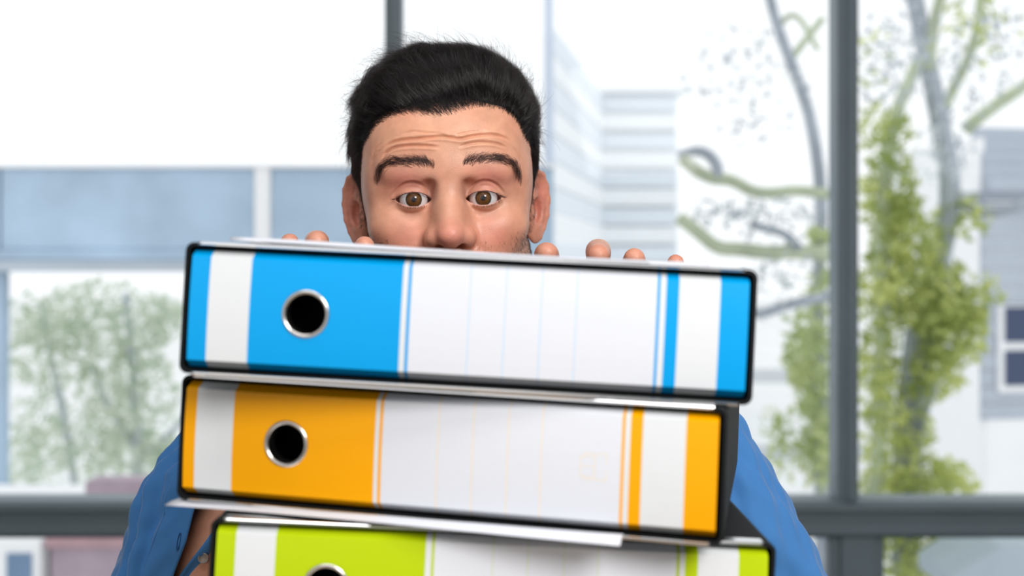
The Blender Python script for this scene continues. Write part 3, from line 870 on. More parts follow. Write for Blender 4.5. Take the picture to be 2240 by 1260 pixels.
def body_sdf(p):
    d = cap(p, (0, 92, -80), (0, 135, -190), 55, 60)                     # neck
    t = ell(p, (0, 190, -330), (165, 92, 190))
    t = smin(t, ell(p, (0, 195, -470), (145, 95, 190)), 40)
    t = smin(t, cap(p, (-120, 190, -205), (120, 190, -205), 52, 52), 40)
    d = smin(d, t, 36)
    for S, E, W in ((SHO_L, ELB_L, WRI_L), (SHO_R, ELB_R, WRI_R)):
        a = cap(p, S, E, 50, 40)
        a = smin(a, cap(p, E, E * .55 + W * .45, 40, 38), 14)
        a = smin(a, cap(p, E * .55 + W * .45, W, 38, 25), 14)
        d = smin(d, a, 26)
    return d

def hand_box(fingers, wrist):
    P = np.array([bpp(*a) for f, r in fingers for a in f] + [wrist])
    return P.min(0) - 45, P.max(0) + 45
HB_L, HB_R = hand_box(FINGERS_L, WRI_L), hand_box(FINGERS_R, WRI_R)

def full_sdf(p):
    b = culled(body_sdf, p, (-400, -100, -700), (400, 400, -40))
    hd = np.minimum(culled(lambda q: hand_sdf(q, FINGERS_L, WRI_L, -1), p, *HB_L), culled(lambda q: hand_sdf(q, FINGERS_R, WRI_R, 1), p, *HB_R))
    b = smin(b, hd, 10)
    h = culled(head_sdf, p, (-130, -62, -150), (130, 210, 150))
    out = smin(h, b, 1.0)
    neck = p[:, 2] < -95
    out2 = smin(h, b, 22)
    w = np.clip((-85 - p[:, 2]) / 40, 0, 1)
    return out * (1 - w) + out2 * w

def axis(segs):
    out = []
    for a, b, s in segs:
        n = max(1, int(round((b - a) / s)))
        out += list(a + (b - a) * np.arange(n) / n)
    out.append(segs[-1][1])
    return np.array(out, np.float32)

def surface_nets(fn, xs, ys, zs, blk=8, margin=5.0):
    nx, ny, nz = len(xs), len(ys), len(zs)
    val = np.empty((nx, ny, nz), np.float32)
    # coarse look at block centres, exact values only near the surface
    bxs, bys, bzs = [np.arange(0, n, blk) for n in (nx, ny, nz)]
    def mid(a, s): e = np.minimum(s + blk, len(a) - 1); return (a[s] + a[e]) / 2, (a[e] - a[s]) / 2
    cx, hx = mid(xs, bxs); cy, hy = mid(ys, bys); cz_, hz_ = mid(zs, bzs)
    G = np.stack(np.meshgrid(cx, cy, cz_, indexing='ij'), -1).reshape(-1, 3).astype(np.float32)
    rad = np.sqrt((np.stack(np.meshgrid(hx, hy, hz_, indexing='ij'), -1) ** 2).sum(-1)).reshape(-1)
    dc = np.concatenate([fn(G[i:i + 100000]) for i in range(0, len(G), 100000)])
    near = (np.abs(dc) < rad * 1.6 + margin)
    ids = np.stack(np.meshgrid(bxs, bys, bzs, indexing='ij'), -1).reshape(-1, 3)
    for (i, j, k), s, dd in zip(ids[~near], dc[~near], dc[~near]):
        val[i:i + blk, j:j + blk, k:k + blk] = 1e3 if dd > 0 else -1e3
    chunk, spans, cnt = [], [], 0
    def flush():
        nonlocal chunk, spans, cnt
        if not chunk: return
        r = fn(np.concatenate(chunk))
        o = 0
        for (sl, sh) in spans:
            n = sh[0] * sh[1] * sh[2]; val[sl] = r[o:o + n].reshape(sh); o += n
        chunk, spans, cnt = [], [], 0
    for (i, j, k) in ids[near]:
        a, b, c = xs[i:i + blk], ys[j:j + blk], zs[k:k + blk]
        P = np.stack(np.meshgrid(a, b, c, indexing='ij'), -1).reshape(-1, 3)
        chunk.append(P); spans.append(((slice(i, i + blk), slice(j, j + blk), slice(k, k + blk)), (len(a), len(b), len(c)))); cnt += len(P)
        if cnt > 150000: flush()
    flush()
    ins = val < 0
    A = (xs, ys, zs)
    key_l, pos_l, quads, flips = [], [], [], []
    for ax in range(3):
        sl0 = [slice(None)] * 3; sl1 = [slice(None)] * 3
        sl0[ax] = slice(0, -1); sl1[ax] = slice(1, None)
        cr = np.argwhere(ins[tuple(sl0)] != ins[tuple(sl1)])
        o1, o2 = [a for a in range(3) if a != ax]
        n = val.shape
        ok = (cr[:, o1] > 0) & (cr[:, o2] > 0) & (cr[:, o1] < n[o1] - 1) & (cr[:, o2] < n[o2] - 1)
        cr = cr[ok]
        nxt = cr.copy(); nxt[:, ax] += 1
        v0 = val[tuple(cr.T)]; v1 = val[tuple(nxt.T)]
        t = v0 / (v0 - v1)
        P = np.stack([A[m][cr[:, m]] for m in range(3)], 1).astype(np.float64)
        P[:, ax] = A[ax][cr[:, ax]] + t * (A[ax][nxt[:, ax]] - A[ax][cr[:, ax]])
        cells = []
        for (da, db) in ((0, 0), (1, 0), (1, 1), (0, 1)):
            c = cr.copy(); c[:, o1] -= da; c[:, o2] -= db
            kk = (c[:, 0] * ny + c[:, 1]) * nz + c[:, 2]
            cells.append(kk); key_l.append(kk); pos_l.append(P)
        q = np.stack(cells, 1)
        fl_ = (v0 >= 0) if ax != 1 else (v0 < 0)
        q[fl_] = q[fl_][:, ::-1]
        quads.append(q)
    keys = np.concatenate(key_l); pos = np.concatenate(pos_l)
    uk, inv = np.unique(keys, return_inverse=True)
    cnt_ = np.bincount(inv).astype(float)
    V = np.stack([np.bincount(inv, pos[:, m]) / cnt_ for m in range(3)], 1)
    Q = np.searchsorted(uk, np.concatenate(quads))
    return V, Q

def np_mesh(name, V, Q, material, parent=None, smooth=True):
    me = bpy.data.meshes.new(name)
    me.vertices.add(len(V)); me.vertices.foreach_set('co', np.asarray(V, np.float32).ravel())
    me.loops.add(len(Q) * 4); me.loops.foreach_set('vertex_index', np.asarray(Q, np.int32).ravel())
    me.polygons.add(len(Q)); me.polygons.foreach_set('loop_start', np.arange(0, len(Q) * 4, 4, dtype=np.int32))
    me.polygons.foreach_set('loop_total', np.full(len(Q), 4, np.int32))
    me.update(calc_edges=True); me.validate()
    me.polygons.foreach_set('use_smooth', np.ones(len(me.polygons), bool))
    if material: me.materials.append(material)
    o = bpy.data.objects.new(name, me); COL.objects.link(o)
    if parent is not None: o.parent = parent
    return o

def vnormals(V, Q):
    n = np.cross(V[Q[:, 2]] - V[Q[:, 0]], V[Q[:, 3]] - V[Q[:, 1]])
    N = np.zeros_like(V)
    for m in range(3):
        for k in range(4): N[:, m] += np.bincount(Q[:, k], n[:, m], len(V))
    return N / (np.linalg.norm(N, axis=1, keepdims=True) + 1e-12)

def relax(V, Q, it, lam=0.5, mask=None):
    E = np.concatenate([Q[:, [0, 1]], Q[:, [1, 2]], Q[:, [2, 3]], Q[:, [3, 0]]])
    deg = np.bincount(E.ravel(), minlength=len(V)).astype(float)
    for _ in range(it):
        S = np.zeros_like(V)
        for m in range(3):
            S[:, m] = np.bincount(E[:, 0], V[E[:, 1], m], len(V)) + np.bincount(E[:, 1], V[E[:, 0], m], len(V))
        L = S / deg[:, None] - V
        V = V + lam * (L if mask is None else L * mask[:, None])
    return V

xs = axis([(-345, -205, 5), (-205, -100, 2.2), (-100, -50, 1.6), (-50, 50, 1.0), (50, 100, 1.6), (100, 205, 2.2), (205, 345, 5)])
ys = axis([(-126, -36, 2.2), (-36, 20, 1.0), (20, 125, 1.8), (125, 330, 4.5)])
zs = axis([(-560, -170, 6), (-170, -100, 2.6), (-100, -50, 1.8), (-50, -14, 1.2), (-14, 16, 0.9), (16, 36, 1.3), (36, 62, 0.9), (62, 126, 2.0)])
BV, BQ = surface_nets(full_sdf, xs, ys, zs)
BV = relax(BV, BQ, 2, 0.4)
BN = vnormals(BV, BQ)
HQ = to_head(BV)                          # head-frame copy for features

# ---- fine relief on the face: folds drawn as curves in the frontal plane
def poly_dist(px, pz, pts):
    """distance to a polyline and position along it (0..1)"""
    best = np.full(len(px), 1e9); tt = np.zeros(len(px))
    L = len(pts) - 1
    for i in range(L):
        a = np.array(pts[i], float); b = np.array(pts[i + 1], float)
        ab = b - a
        h = np.clip(((px - a[0]) * ab[0] + (pz - a[1]) * ab[1]) / (ab @ ab), 0, 1)
        d = np.hypot(px - a[0] - h * ab[0], pz - a[1] - h * ab[1])
        m = d < best
        best[m] = d[m]; tt[m] = ((i + h) / L)[m]
    return best, tt
def spline(pts, n=6):
    P = [np.array(p, float) for p in pts]; P = [2 * P[0] - P[1]] + P + [2 * P[-1] - P[-2]]
    out = []
    for i in range(1, len(P) - 2):
        for k in range(n):
            t = k / n
            out.append(tuple(0.5 * ((2 * P[i]) + (-P[i - 1] + P[i + 1]) * t + (2 * P[i - 1] - 5 * P[i] + 4 * P[i + 1] - P[i + 2]) * t * t + (-P[i - 1] + 3 * P[i] - 3 * P[i + 1] + P[i + 2]) * t ** 3)))
    out.append(tuple(P[-2]))
    return out
def px2h(px, py):
    """picture position on the face (depth about that of the brow) to head-frame x, z in mm"""
    return ((px - 982) / 2.6, (433 - py - 4) / 2.6 * 1.0)
front = (HQ[:, 1] < 60) & (HQ[:, 2] > -70)
fi = np.where(front)[0]
hx, hz2 = HQ[fi, 0], HQ[fi, 2]
disp = np.zeros(len(fi))
def groove(pts, depth, width, ridge=0.4):
    global disp
    d, t = poly_dist(hx, hz2, spline(pts))
    fade = np.clip(np.minimum(t, 1 - t) * 6, 0, 1)
    disp -= depth * np.exp(-(d / width) ** 2) * fade
    disp += ridge * depth * np.exp(-((d - 2.1 * width) / (1.1 * width)) ** 2) * fade
# forehead lines (picture positions read off the photograph)
for pts, dep, w in (
    ([(842, 322), (856, 309), (880, 302), (920, 300), (960, 297), (985, 299), (1010, 302), (1040, 296), (1075, 293), (1105, 298), (1125, 309)], 2.1, 1.1),
    ([(838, 338), (850, 325), (870, 317), (905, 315), (940, 317), (965, 320)], 1.7, 1.0),
    ([(1005, 320), (1030, 313), (1060, 310), (1090, 313), (1112, 322)], 1.6, 1.0),
    ([(880, 290), (905, 284), (935, 288), (965, 291), (985, 296)], 0.7, 0.95),
    ([(990, 298), (1015, 291), (1050, 286), (1080, 288)], 0.7, 0.95),
    ([(815, 330), (825, 315), (840, 303)], 0.6, 0.85), ([(812, 348), (824, 330), (836, 318)], 0.6, 0.85),
    ([(1128, 318), (1140, 335), (1146, 352)], 0.6, 0.85)):
    groove([px2h(*p) for p in pts], dep, w)
for s in (-1, 1):
    # crease of the upper lid, fold under the eye, tear trough
    groove([(s * (29.6 + u), z) for u, z in ((-14, 5.0), (-9, 10.2), (-3, 13.3), (4, 13.6), (10, 11.2), (15, 6.5), (18, 2.5))], 0.85, 1.0, 0.5)
    groove([(s * (29.6 + u), z) for u, z in ((-14, -4.5), (-8, -9.6), (0, -12.0), (8, -11.2), (15, -7.5))], 0.55, 1.2, 0.3)
    groove([(s * (29.6 + u), z) for u, z in ((-13, -7), (-10, -14), (-2, -18.5), (8, -18))], 0.3, 2.2, 0.2)
    groove([(s * 18.6, -27.5), (s * 21.5, -33), (s * 21.8, -40), (s * 18.5, -45)], 0.8, 1.2, 0.3)
    groove([(s * 24, -38), (s * 30, -50), (s * 34, -62)], 0.5, 2.4, 0.3)
fr = np.clip((-BN[fi, 1] - 0.1) / 0.4, 0, 1)
# keep the lid rims crisp
ee = np.abs(hx) - 29.6
inop = (np.abs(ee) < 17) & (hz2 < lid_up(ee) + 1.5) & (hz2 > lid_lo(ee) - 1.5)
disp[inop] *= 0.2
BV[fi] += BN[fi] * (disp * fr)[:, None]
# creases across the finger joints
for fingers in (FINGERS_L, FINGERS_R):
    for pts, r in fingers:
        q = [bpp(*a) for a in pts]
        for j, (aa, bb) in ((2, (q[1], q[3])), (1, (q[0], q[2]))):
            ax_ = (bb - aa) / np.linalg.norm(bb - aa)
            near = np.linalg.norm(BV - q[j], axis=1) < r * 1.7
            s_ = (BV[near] - q[j]) @ ax_
            up_ = np.clip(BN[near, 2], 0, 1)
            BV[near] += BN[near] * (-(np.exp(-((s_) / 0.8) ** 2) * .5 + np.exp(-((s_ - 3) / 0.8) ** 2) * .35 + np.exp(-((s_ + 3) / 0.8) ** 2) * .35) * up_)[:, None]
BN = vnormals(BV, BQ)

# ---- colour of the skin, per vertex
SK = np.array((0.67, 0.335, 0.222))
colr = np.tile(SK, (len(BV), 1))
def tint(mask, c):
    global colr
    m = np.clip(mask, 0, 1)[:, None]
    colr = colr * (1 - m) + np.array(c) * m
def blob(c, r): return np.exp(-(((HQ - np.array(c)) / np.array(r)) ** 2).sum(1))
ax_ = np.abs(HQ[:, 0]); hy, hz3 = HQ[:, 1], HQ[:, 2]
fold = HQ.copy(); fold[:, 0] = ax_
def fblob(c, r): return np.exp(-(((fold - np.array(c)) / np.array(r)) ** 2).sum(1))
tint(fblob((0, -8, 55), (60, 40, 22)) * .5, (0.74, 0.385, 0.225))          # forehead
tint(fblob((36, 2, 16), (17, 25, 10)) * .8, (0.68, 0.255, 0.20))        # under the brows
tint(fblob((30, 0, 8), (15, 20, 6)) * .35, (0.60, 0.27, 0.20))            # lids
tint(fblob((13, 2, 6), (5, 25, 9)) * .5, (0.40, 0.19, 0.15))              # inner corners, shade beside the nose bridge painted darker
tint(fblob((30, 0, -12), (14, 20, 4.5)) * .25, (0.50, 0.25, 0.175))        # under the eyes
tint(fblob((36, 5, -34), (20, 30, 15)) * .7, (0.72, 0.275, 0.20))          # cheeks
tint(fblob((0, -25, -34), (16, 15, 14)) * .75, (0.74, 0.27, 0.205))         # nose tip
tint(fblob((84, 95, -2), (14, 24, 34)) * .85, (0.60, 0.20, 0.15))         # ears
tint(((ax_ < 24) & (hz3 < -64) & (hz3 > -86) & (hy < 12)).astype(float) * .7, (0.5, 0.19, 0.16))
beard = np.clip((-46 - hz3) / 16, 0, 1) * np.clip((80 - hy) / 12, 0, 1) * (hz3 > -130) * (np.abs(BV[:, 0]) < 85) * (BV[:, 1] > -26)
tint(beard * .45, (0.24, 0.15, 0.11))
side = np.clip((ax_ - 64) / 6, 0, 1) * np.clip((-18 - hz3) / 14, 0, 1) * (hy < 76) * (hy > 20) * (hz3 > -130)
tint(side * .5, (0.18, 0.12, 0.09))
# lid rims and tear corners
e0 = fold - EYE
rim = np.exp(-((np.linalg.norm(e0, axis=1) - EYE_R - 1.0) / 1.6) ** 2) * ((np.abs(e0[:, 0]) < 17) & (e0[:, 2] < lid_up(e0[:, 0]) + .6) & (e0[:, 2] > lid_lo(e0[:, 0]) - .8) & (e0[:, 1] < 0))
tint(rim * .8, (0.74, 0.40, 0.36))
# fingertips and nails
for fingers in (FINGERS_L, FINGERS_R):
    for pts, r in fingers:
        q = [bpp(*a) for a in pts]
        dd = np.linalg.norm(BV - (q[3] * .75 + q[2] * .25), axis=1)
        tint(np.exp(-(dd / 12.0) ** 2) * .75, (0.66, 0.25, 0.18))
for S, E, W in ((SHO_L, ELB_L, WRI_L), (SHO_R, ELB_R, WRI_R)):
    pass

def skin_material():
    m = bpy.data.materials.new('skin'); m.use_nodes = True
    nt = m.node_tree; b = nt.nodes['Principled BSDF']
    at_ = nt.nodes.new('ShaderNodeVertexColor'); at_.layer_name = 'skin_colour'
    tc = nt.nodes.new('ShaderNodeTexCoord')
    n1 = nt.nodes.new('ShaderNodeTexNoise'); n1.inputs['Scale'].default_value = 90; n1.inputs['Detail'].default_value = 5
    nt.links.new(tc.outputs['Object'], n1.inputs['Vector'])
    r = nt.nodes.new('ShaderNodeMapRange'); r.inputs['From Min'].default_value = 0.3; r.inputs['From Max'].default_value = 0.7
    r.inputs['To Min'].default_value = 0.9; r.inputs['To Max'].default_value = 1.08
    nt.links.new(n1.outputs['Fac'], r.inputs['Value'])
    mx = nt.nodes.new('ShaderNodeVectorMath'); mx.operation = 'SCALE'
    nt.links.new(at_.outputs['Color'], mx.inputs[0]); nt.links.new(r.outputs['Result'], mx.inputs['Scale'])
    n3 = nt.nodes.new('ShaderNodeTexNoise'); n3.inputs['Scale'].default_value = 38; n3.inputs['Detail'].default_value = 6
    nt.links.new(tc.outputs['Object'], n3.inputs['Vector'])
    r3 = nt.nodes.new('ShaderNodeMapRange'); r3.inputs['From Min'].default_value = 0.42; r3.inputs['From Max'].default_value = 0.75
    r3.inputs['To Min'].default_value = 0.0; r3.inputs['To Max'].default_value = 0.5
    nt.links.new(n3.outputs['Fac'], r3.inputs['Value'])
    red = nt.nodes.new('ShaderNodeMix'); red.data_type = 'RGBA'; red.blend_type = 'MULTIPLY'
    nt.links.new(r3.outputs['Result'], red.inputs['Factor'])
    nt.links.new(mx.outputs['Vector'], red.inputs['A']); red.inputs['B'].default_value = (1.0, 0.80, 0.78, 1)
    nt.links.new(red.outputs['Result'], b.inputs['Base Color'])
    b.inputs['Roughness'].default_value = 0.40
    b.inputs['Specular IOR Level'].default_value = 0.45
    b.inputs['Subsurface Weight'].default_value = 0.16
    b.inputs['Subsurface Radius'].default_value = (1.0, 0.35, 0.2)
    b.inputs['Subsurface Scale'].default_value = 0.006
    n2 = nt.nodes.new('ShaderNodeTexNoise'); n2.inputs['Scale'].default_value = 1100; n2.inputs['Detail'].default_value = 2
    nt.links.new(tc.outputs['Object'], n2.inputs['Vector'])
    bp = nt.nodes.new('ShaderNodeBump'); bp.inputs['Strength'].default_value = 0.30; bp.inputs['Distance'].default_value = 0.0006
    nt.links.new(n2.outputs['Fac'], bp.inputs['Height']); nt.links.new(bp.outputs['Normal'], b.inputs['Normal'])
    return m
M_SKIN = skin_material()

base = p2w((0, 190, -560))
man = empty('person', (float(base[0]), float(base[1]), float(base[2])))
tag(man, 'person in a blue shirt peering wide-eyed over the binder stack', 'person')
def to_local(P): return p2w(P) - np.array(man.location)
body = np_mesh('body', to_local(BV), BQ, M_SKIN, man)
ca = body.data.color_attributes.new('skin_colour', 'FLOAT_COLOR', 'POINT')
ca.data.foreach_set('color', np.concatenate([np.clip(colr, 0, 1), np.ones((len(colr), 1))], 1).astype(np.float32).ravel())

# ---- eyes
def eye_material():
    m = bpy.data.materials.new('eye'); m.use_nodes = True
    nt = m.node_tree; b = nt.nodes['Principled BSDF']
    tc = nt.nodes.new('ShaderNodeTexCoord'); sep = nt.nodes.new('ShaderNodeSeparateXYZ'); nt.links.new(tc.outputs['Object'], sep.inputs[0])
    def mth(op, a, b_=None):
        n = nt.nodes.new('ShaderNodeMath'); n.operation = op
        for i, v in enumerate((a, b_)):
            if v is None: continue
            if isinstance(v, (int, float)): n.inputs[i].default_value = v
            else: nt.links.new(v, n.inputs[i])
        return n.outputs[0]
    r = mth('SQRT', mth('ADD', mth('MULTIPLY', sep.outputs['X'], sep.outputs['X']), mth('MULTIPLY', sep.outputs['Z'], sep.outputs['Z'])))
    n = nt.nodes.new('ShaderNodeTexNoise'); n.inputs['Scale'].default_value = 900; n.inputs['Detail'].default_value = 4
    nt.links.new(tc.outputs['Object'], n.inputs['Vector'])
    rr = mth('ADD', r, mth('MULTIPLY', mth('SUBTRACT', n.outputs['Fac'], 0.5), 0.0009))
    cr = nt.nodes.new('ShaderNodeValToRGB')
    q = mth('MULTIPLY', rr, 1 / 0.0163)
    nt.links.new(q, cr.inputs['Fac'])
    el = cr.color_ramp.elements
    stops = [(0.0, (0.004, 0.005, 0.008)), (0.112, (0.004, 0.005, 0.008)), (0.135, (0.075, 0.028, 0.012)), (0.22, (0.125, 0.052, 0.012)), (0.33, (0.10, 0.047, 0.010)), (0.375, (0.035, 0.018, 0.008)), (0.41, (0.10, 0.08, 0.07)), (0.44, (0.66, 0.66, 0.67)), (0.66, (0.70, 0.66, 0.65)), (0.85, (0.66, 0.42, 0.38))]
    el[0].position, el[0].color = stops[0][0], stops[0][1] + (1,)
    el[1].position, el[1].color = stops[-1][0], stops[-1][1] + (1,)
    for ps, c in stops[1:-1]:
        e = el.new(ps); e.color = c + (1,)
    nt.links.new(cr.outputs['Color'], b.inputs['Base Color'])
    b.inputs['Roughness'].default_value = 0.5
    b.inputs['Specular IOR Level'].default_value = 0.2
    b.inputs['Coat Weight'].default_value = 1.0; b.inputs['Coat Roughness'].default_value = 0.02; b.inputs['Coat IOR'].default_value = 1.45
    return m
M_EYE = eye_material()
def eyeball(s):
    V, F = [], []
    nr, ns = 40, 40
    for i in range(nr + 1):
        th = math.pi * i / nr
        rho = EYE_R * math.sin(th); y = -EYE_R * math.cos(th)
        if rho < 6.4 and y < 0:                      # cornea bulges forward
            yb = -(EYE_R * math.cos(math.asin(6.4 / EYE_R)))
            y = yb - (math.sqrt(7.9 ** 2 - rho ** 2) - math.sqrt(7.9 ** 2 - 6.4 ** 2)) * 0.92
        for k in range(ns):
            a = 2 * math.pi * k / ns
            V.append((rho * math.cos(a) / 1000, y / 1000, rho * math.sin(a) / 1000))
    for i in range(nr):
        for k in range(ns):
            F.append((i * ns + k, i * ns + (k + 1) % ns, (i + 1) * ns + (k + 1) % ns, (i + 1) * ns + k))
    o = mesh_obj('eye', V, F, M_EYE, man, True)
    c = from_head(np.array([[s * EYE[0], EYE[1], EYE[2]]]))[0]
    loc = to_local(c[None])[0]
    o.location = loc
    # both eyes look into the lens
    d = Vector((0, 0, CZ)) - Vector(p2w(c))
    aim = d.normalized()
    o.rotation_euler = (math.asin(-aim.z) * 1.0, 0, math.atan2(aim.x, -aim.y))
    o['label'] = 'brown eye'
    return o
eyeball(-1); eyeball(1)

# ---- where the scalp hair grows (head frame), positive inside
HL = spline([(-90, 26), (-76, 42), (-68, 51), (-60, 61), (-50, 67.5), (-31.5, 70.5), (-7, 67), (7, 69), (24, 74), (46, 73), (59, 64), (66, 50), (76, 42), (90, 26)], 5)
HLX = np.array([a for a, b in HL]); HLZ = np.array([b for a, b in HL])
def scalp(q):
    x, y, z = q[:, 0], q[:, 1], q[:, 2]
    a = np.abs(x)
    zh = np.interp(x, HLX, HLZ)
    front = np.where(y < 95, z - zh, z - 20)
    ys_ = np.interp(z, [-34, -20, -8, 0, 10, 30, 54, 80], [74, 68, 59, 52, 45, 36, 29, 22])
    sidem = np.minimum(y - ys_, z + 34)
    sidem = np.where(z < 8, np.minimum(sidem, np.where(y < 90, 78.5 - y, y - 112)), sidem)
    earcut = np.maximum(np.maximum(z - 24, 78 - y), y - 108)              # bare skin round the ears
    sidem = np.where(a > 60, np.minimum(sidem, np.where(earcut < 6, earcut, 50)), sidem)
    sidem = np.where(y > 150, np.minimum(sidem, z + 40), sidem)
    return np.maximum(front, np.where(a > 35, sidem, np.where(y > 95, 30, -50)))
def hairvol(q):
    z = q[:, 2]
    d = sup(q, (0, 93, 44), (92, 104, 103), 2.5)
    return d + np.clip((30 - z) / 40, 0, 1.6) * 9.0
def hair_sdf(p):
    q = to_head(p)
    m = scalp(q)
    d = hairvol(q) + 8.0 + 5.0 * np.exp(-np.clip(m, 0, 60) / 8.0)
    # soft lumps
    d = d + 1.3 * np.sin(q[:, 0] * .11 + q[:, 2] * .07) * np.sin(q[:, 1] * .09 + q[:, 0] * .05)
    return smax(d, -m * 0.8, 3)
hxs = axis([(-105, 105, 2.4)]); hys = axis([(-25, 215, 2.8)]); hzs = axis([(-60, 160, 2.4)])
HV, HQd = surface_nets(hair_sdf, hxs, hys, hzs, 8, 8)
HV = relax(HV, HQd, 3, 0.5)
def hair_material(name, melanin, rough=0.3, coat=0.0):
    m = bpy.data.materials.new(name); m.use_nodes = True
    nt = m.node_tree; nt.nodes.clear()
    o = nt.nodes.new('ShaderNodeOutputMaterial'); h = nt.nodes.new('ShaderNodeBsdfHairPrincipled')
    h.parametrization = 'MELANIN'
    h.inputs['Melanin'].default_value = melanin
    h.inputs['Melanin Redness'].default_value = 0.55
    h.inputs['Roughness'].default_value = rough
    h.inputs['Radial Roughness'].default_value = 0.4
    if 'Coat' in h.inputs: h.inputs['Coat'].default_value = coat
    h.inputs['Random Roughness'].default_value = 0.3
    nt.links.new(h.outputs[0], o.inputs[0])
    return m
M_HAIR = hair_material('black_brown_hair', 0.985, 0.2, 0.4)
M_HAIRB = mat('dark_hair_mass', (0.008, 0.006, 0.0055, 1), 0.65, 0, 0.25, bump=(260, 0.6, 0.002))
cap_o = np_mesh('hair', to_local(HV), HQd, M_HAIRB, man)
cap_o['label'] = 'short black-brown hair'
HN = vnormals(HV, HQd)

def strands(name, P, R, material, parent, label=None):
    """P: (n, k, 3) person-frame points, R: (k,) radii in metres"""
    n, k, _ = P.shape
    cu = bpy.data.hair_curves.new(name)
    cu.add_curves([k] * n)
    cu.position_data.foreach_set('vector', to_local(P.reshape(-1, 3)).astype(np.float32).ravel())
    ra = cu.attributes.get('radius') or cu.attributes.new('radius', 'FLOAT', 'POINT')
    ra.data.foreach_set('value', np.tile(np.asarray(R, np.float32), n))
    cu.materials.append(material)
    o = bpy.data.objects.new(name, cu); COL.objects.link(o)
    o.parent = parent
    o['kind'] = 'stuff'
    if label: o['label'] = label
    return o

def unit(v): return v / (np.linalg.norm(v, axis=-1, keepdims=True) + 1e-12)
def sample_faces(V, Q, w, n):
    A = 0.5 * np.linalg.norm(np.cross(V[Q[:, 2]] - V[Q[:, 0]], V[Q[:, 3]] - V[Q[:, 1]]), axis=1) * w
    f = rng.choice(len(Q), n, p=A / A.sum())
    u, v = rng.random(n)[:, None], rng.random(n)[:, None]
    q = Q[f]
    return (V[q[:, 0]] * (1 - u) * (1 - v) + V[q[:, 1]] * u * (1 - v) + V[q[:, 2]] * u * v + V[q[:, 3]] * (1 - u) * v), f

# ---- scalp hair
fc = HV[HQd].mean(1); fq = to_head(fc); fnrm = unit(np.cross(HV[HQd[:, 2]] - HV[HQd[:, 0]], HV[HQd[:, 3]] - HV[HQd[:, 1]]))
outside = head_sdf(fc.astype(np.float64)) > -1.5
fnh = fnrm @ RH
wgt = (outside & (scalp(fq) > 0.3) & ((fnh[:, 2] > -0.15) | (fq[:, 1] > 50))).astype(float) * np.where(fq[:, 1] < 120, 1.0, 0.35)
NS = 52000
root, fidx = sample_faces(HV, HQd, wgt, NS)
nrm = fnrm[fidx]
# a fringe of strands rooted in the skin along the hairline
bfc = BV[BQ].mean(1); bq = to_head(bfc); bn = unit(np.cross(BV[BQ[:, 2]] - BV[BQ[:, 0]], BV[BQ[:, 3]] - BV[BQ[:, 1]]))
sc_ = scalp(bq)
onhead = (bfc[:, 2] > -75) & (np.abs(bfc[:, 0]) < 100) & (bfc[:, 1] > -30) & ((bfc[:, 1] > 10) | (bfc[:, 2] > 40))
earz = (np.abs(bq[:, 0]) > 79)
wl = np.clip((sc_ + 2.5) / 5, 0, 1) * (sc_ < 16) * onhead * ~earz
r2, f2 = sample_faces(BV, BQ, wl, 24000)
root = np.concatenate([root, r2]); nrm = np.concatenate([nrm, bn[f2]])
q = to_head(root); nh = unit(nrm @ RH)
n_all = len(root)
xx, yy, zz = q[:, 0:1], q[:, 1:2], q[:, 2:3]
top_dir = np.concatenate([np.clip(-0.50 - 0.006 * (-xx - 10) + 0.0 * zz, -1.0, 0.25) + 0.0105 * np.clip(xx - 25, 0, 60), 0.42 + 0 * xx, 0.62 - 0.012 * np.clip(-xx - 35, 0, 45)], 1)
side_dir = np.concatenate([np.sign(xx) * 0.30, 0.42 + 0 * xx, -0.72 + 0 * xx], 1)
wt = np.maximum(np.clip((zz - 48) / 26, 0, 1), np.clip((46 - yy) / 16, 0, 1) * (zz > 44))
D = unit(top_dir * wt + side_dir * (1 - wt))
# clumps: neighbours lean together
nc = 700
ci = rng.choice(n_all, nc, replace=False)
cpos = q[ci]
from mathutils import kdtree
kd = kdtree.KDTree(nc)
for i, c in enumerate(cpos): kd.insert(c, i)
kd.balance()
own = np.array([kd.find(c)[1] for c in q])
cj = rng.normal(size=(nc, 3)) * 0.34
jit = rng.normal(size=(n_all, 3)) * 0.13
edge = np.clip(scalp(q)[:, None] / 22.0, 0.12, 1.0)
D = unit(D + cj[own] * (0.45 + 0.55 * wt) * edge + jit)
tang = unit(D - (D * nh).sum(1, keepdims=True) * nh)
lift = 0.36 + 0.22 * rng.random((n_all, 1)) - 0.06 * wt
fly = (rng.random((n_all, 1)) < 0.018)
lift = np.where(fly, 0.95, lift)
is_side = (wt < 0.5)
Ls = np.where(is_side, 8.5 + 4.5 * rng.random((n_all, 1)), 19 + 14 * rng.random((n_all, 1)))
low = np.clip((zz + 34) / 60, 0.25, 1.0)
Ls = Ls * np.where(is_side, low, 1.0) * np.where(fly, 1.25, 1.0)
fr_line = scalp(q)[:, None]
Ls = Ls * np.clip(0.45 + fr_line / 18.0, 0.45, 1.0)
KP = 6
ts = np.linspace(0, 1, KP)
Ph = np.zeros((n_all, KP, 3))
ctip = cpos[own] + unit(tang) * Ls
for j, t in enumerate(ts):
    c = q - nh * 1.0 + Ls * (tang * t + nh * (lift * t - 0.34 * t * t))
    c = c + (ctip + nh * Ls * 0.05 - c) * (0.42 * t * t) * np.where(is_side, 0.25, 1.0) * edge
    Ph[:, j] = c
strands('hair_strands', from_head(Ph.reshape(-1, 3)).reshape(Ph.shape), np.linspace(0.000085, 0.00002, KP), M_HAIR, man, 'fine hair strands')

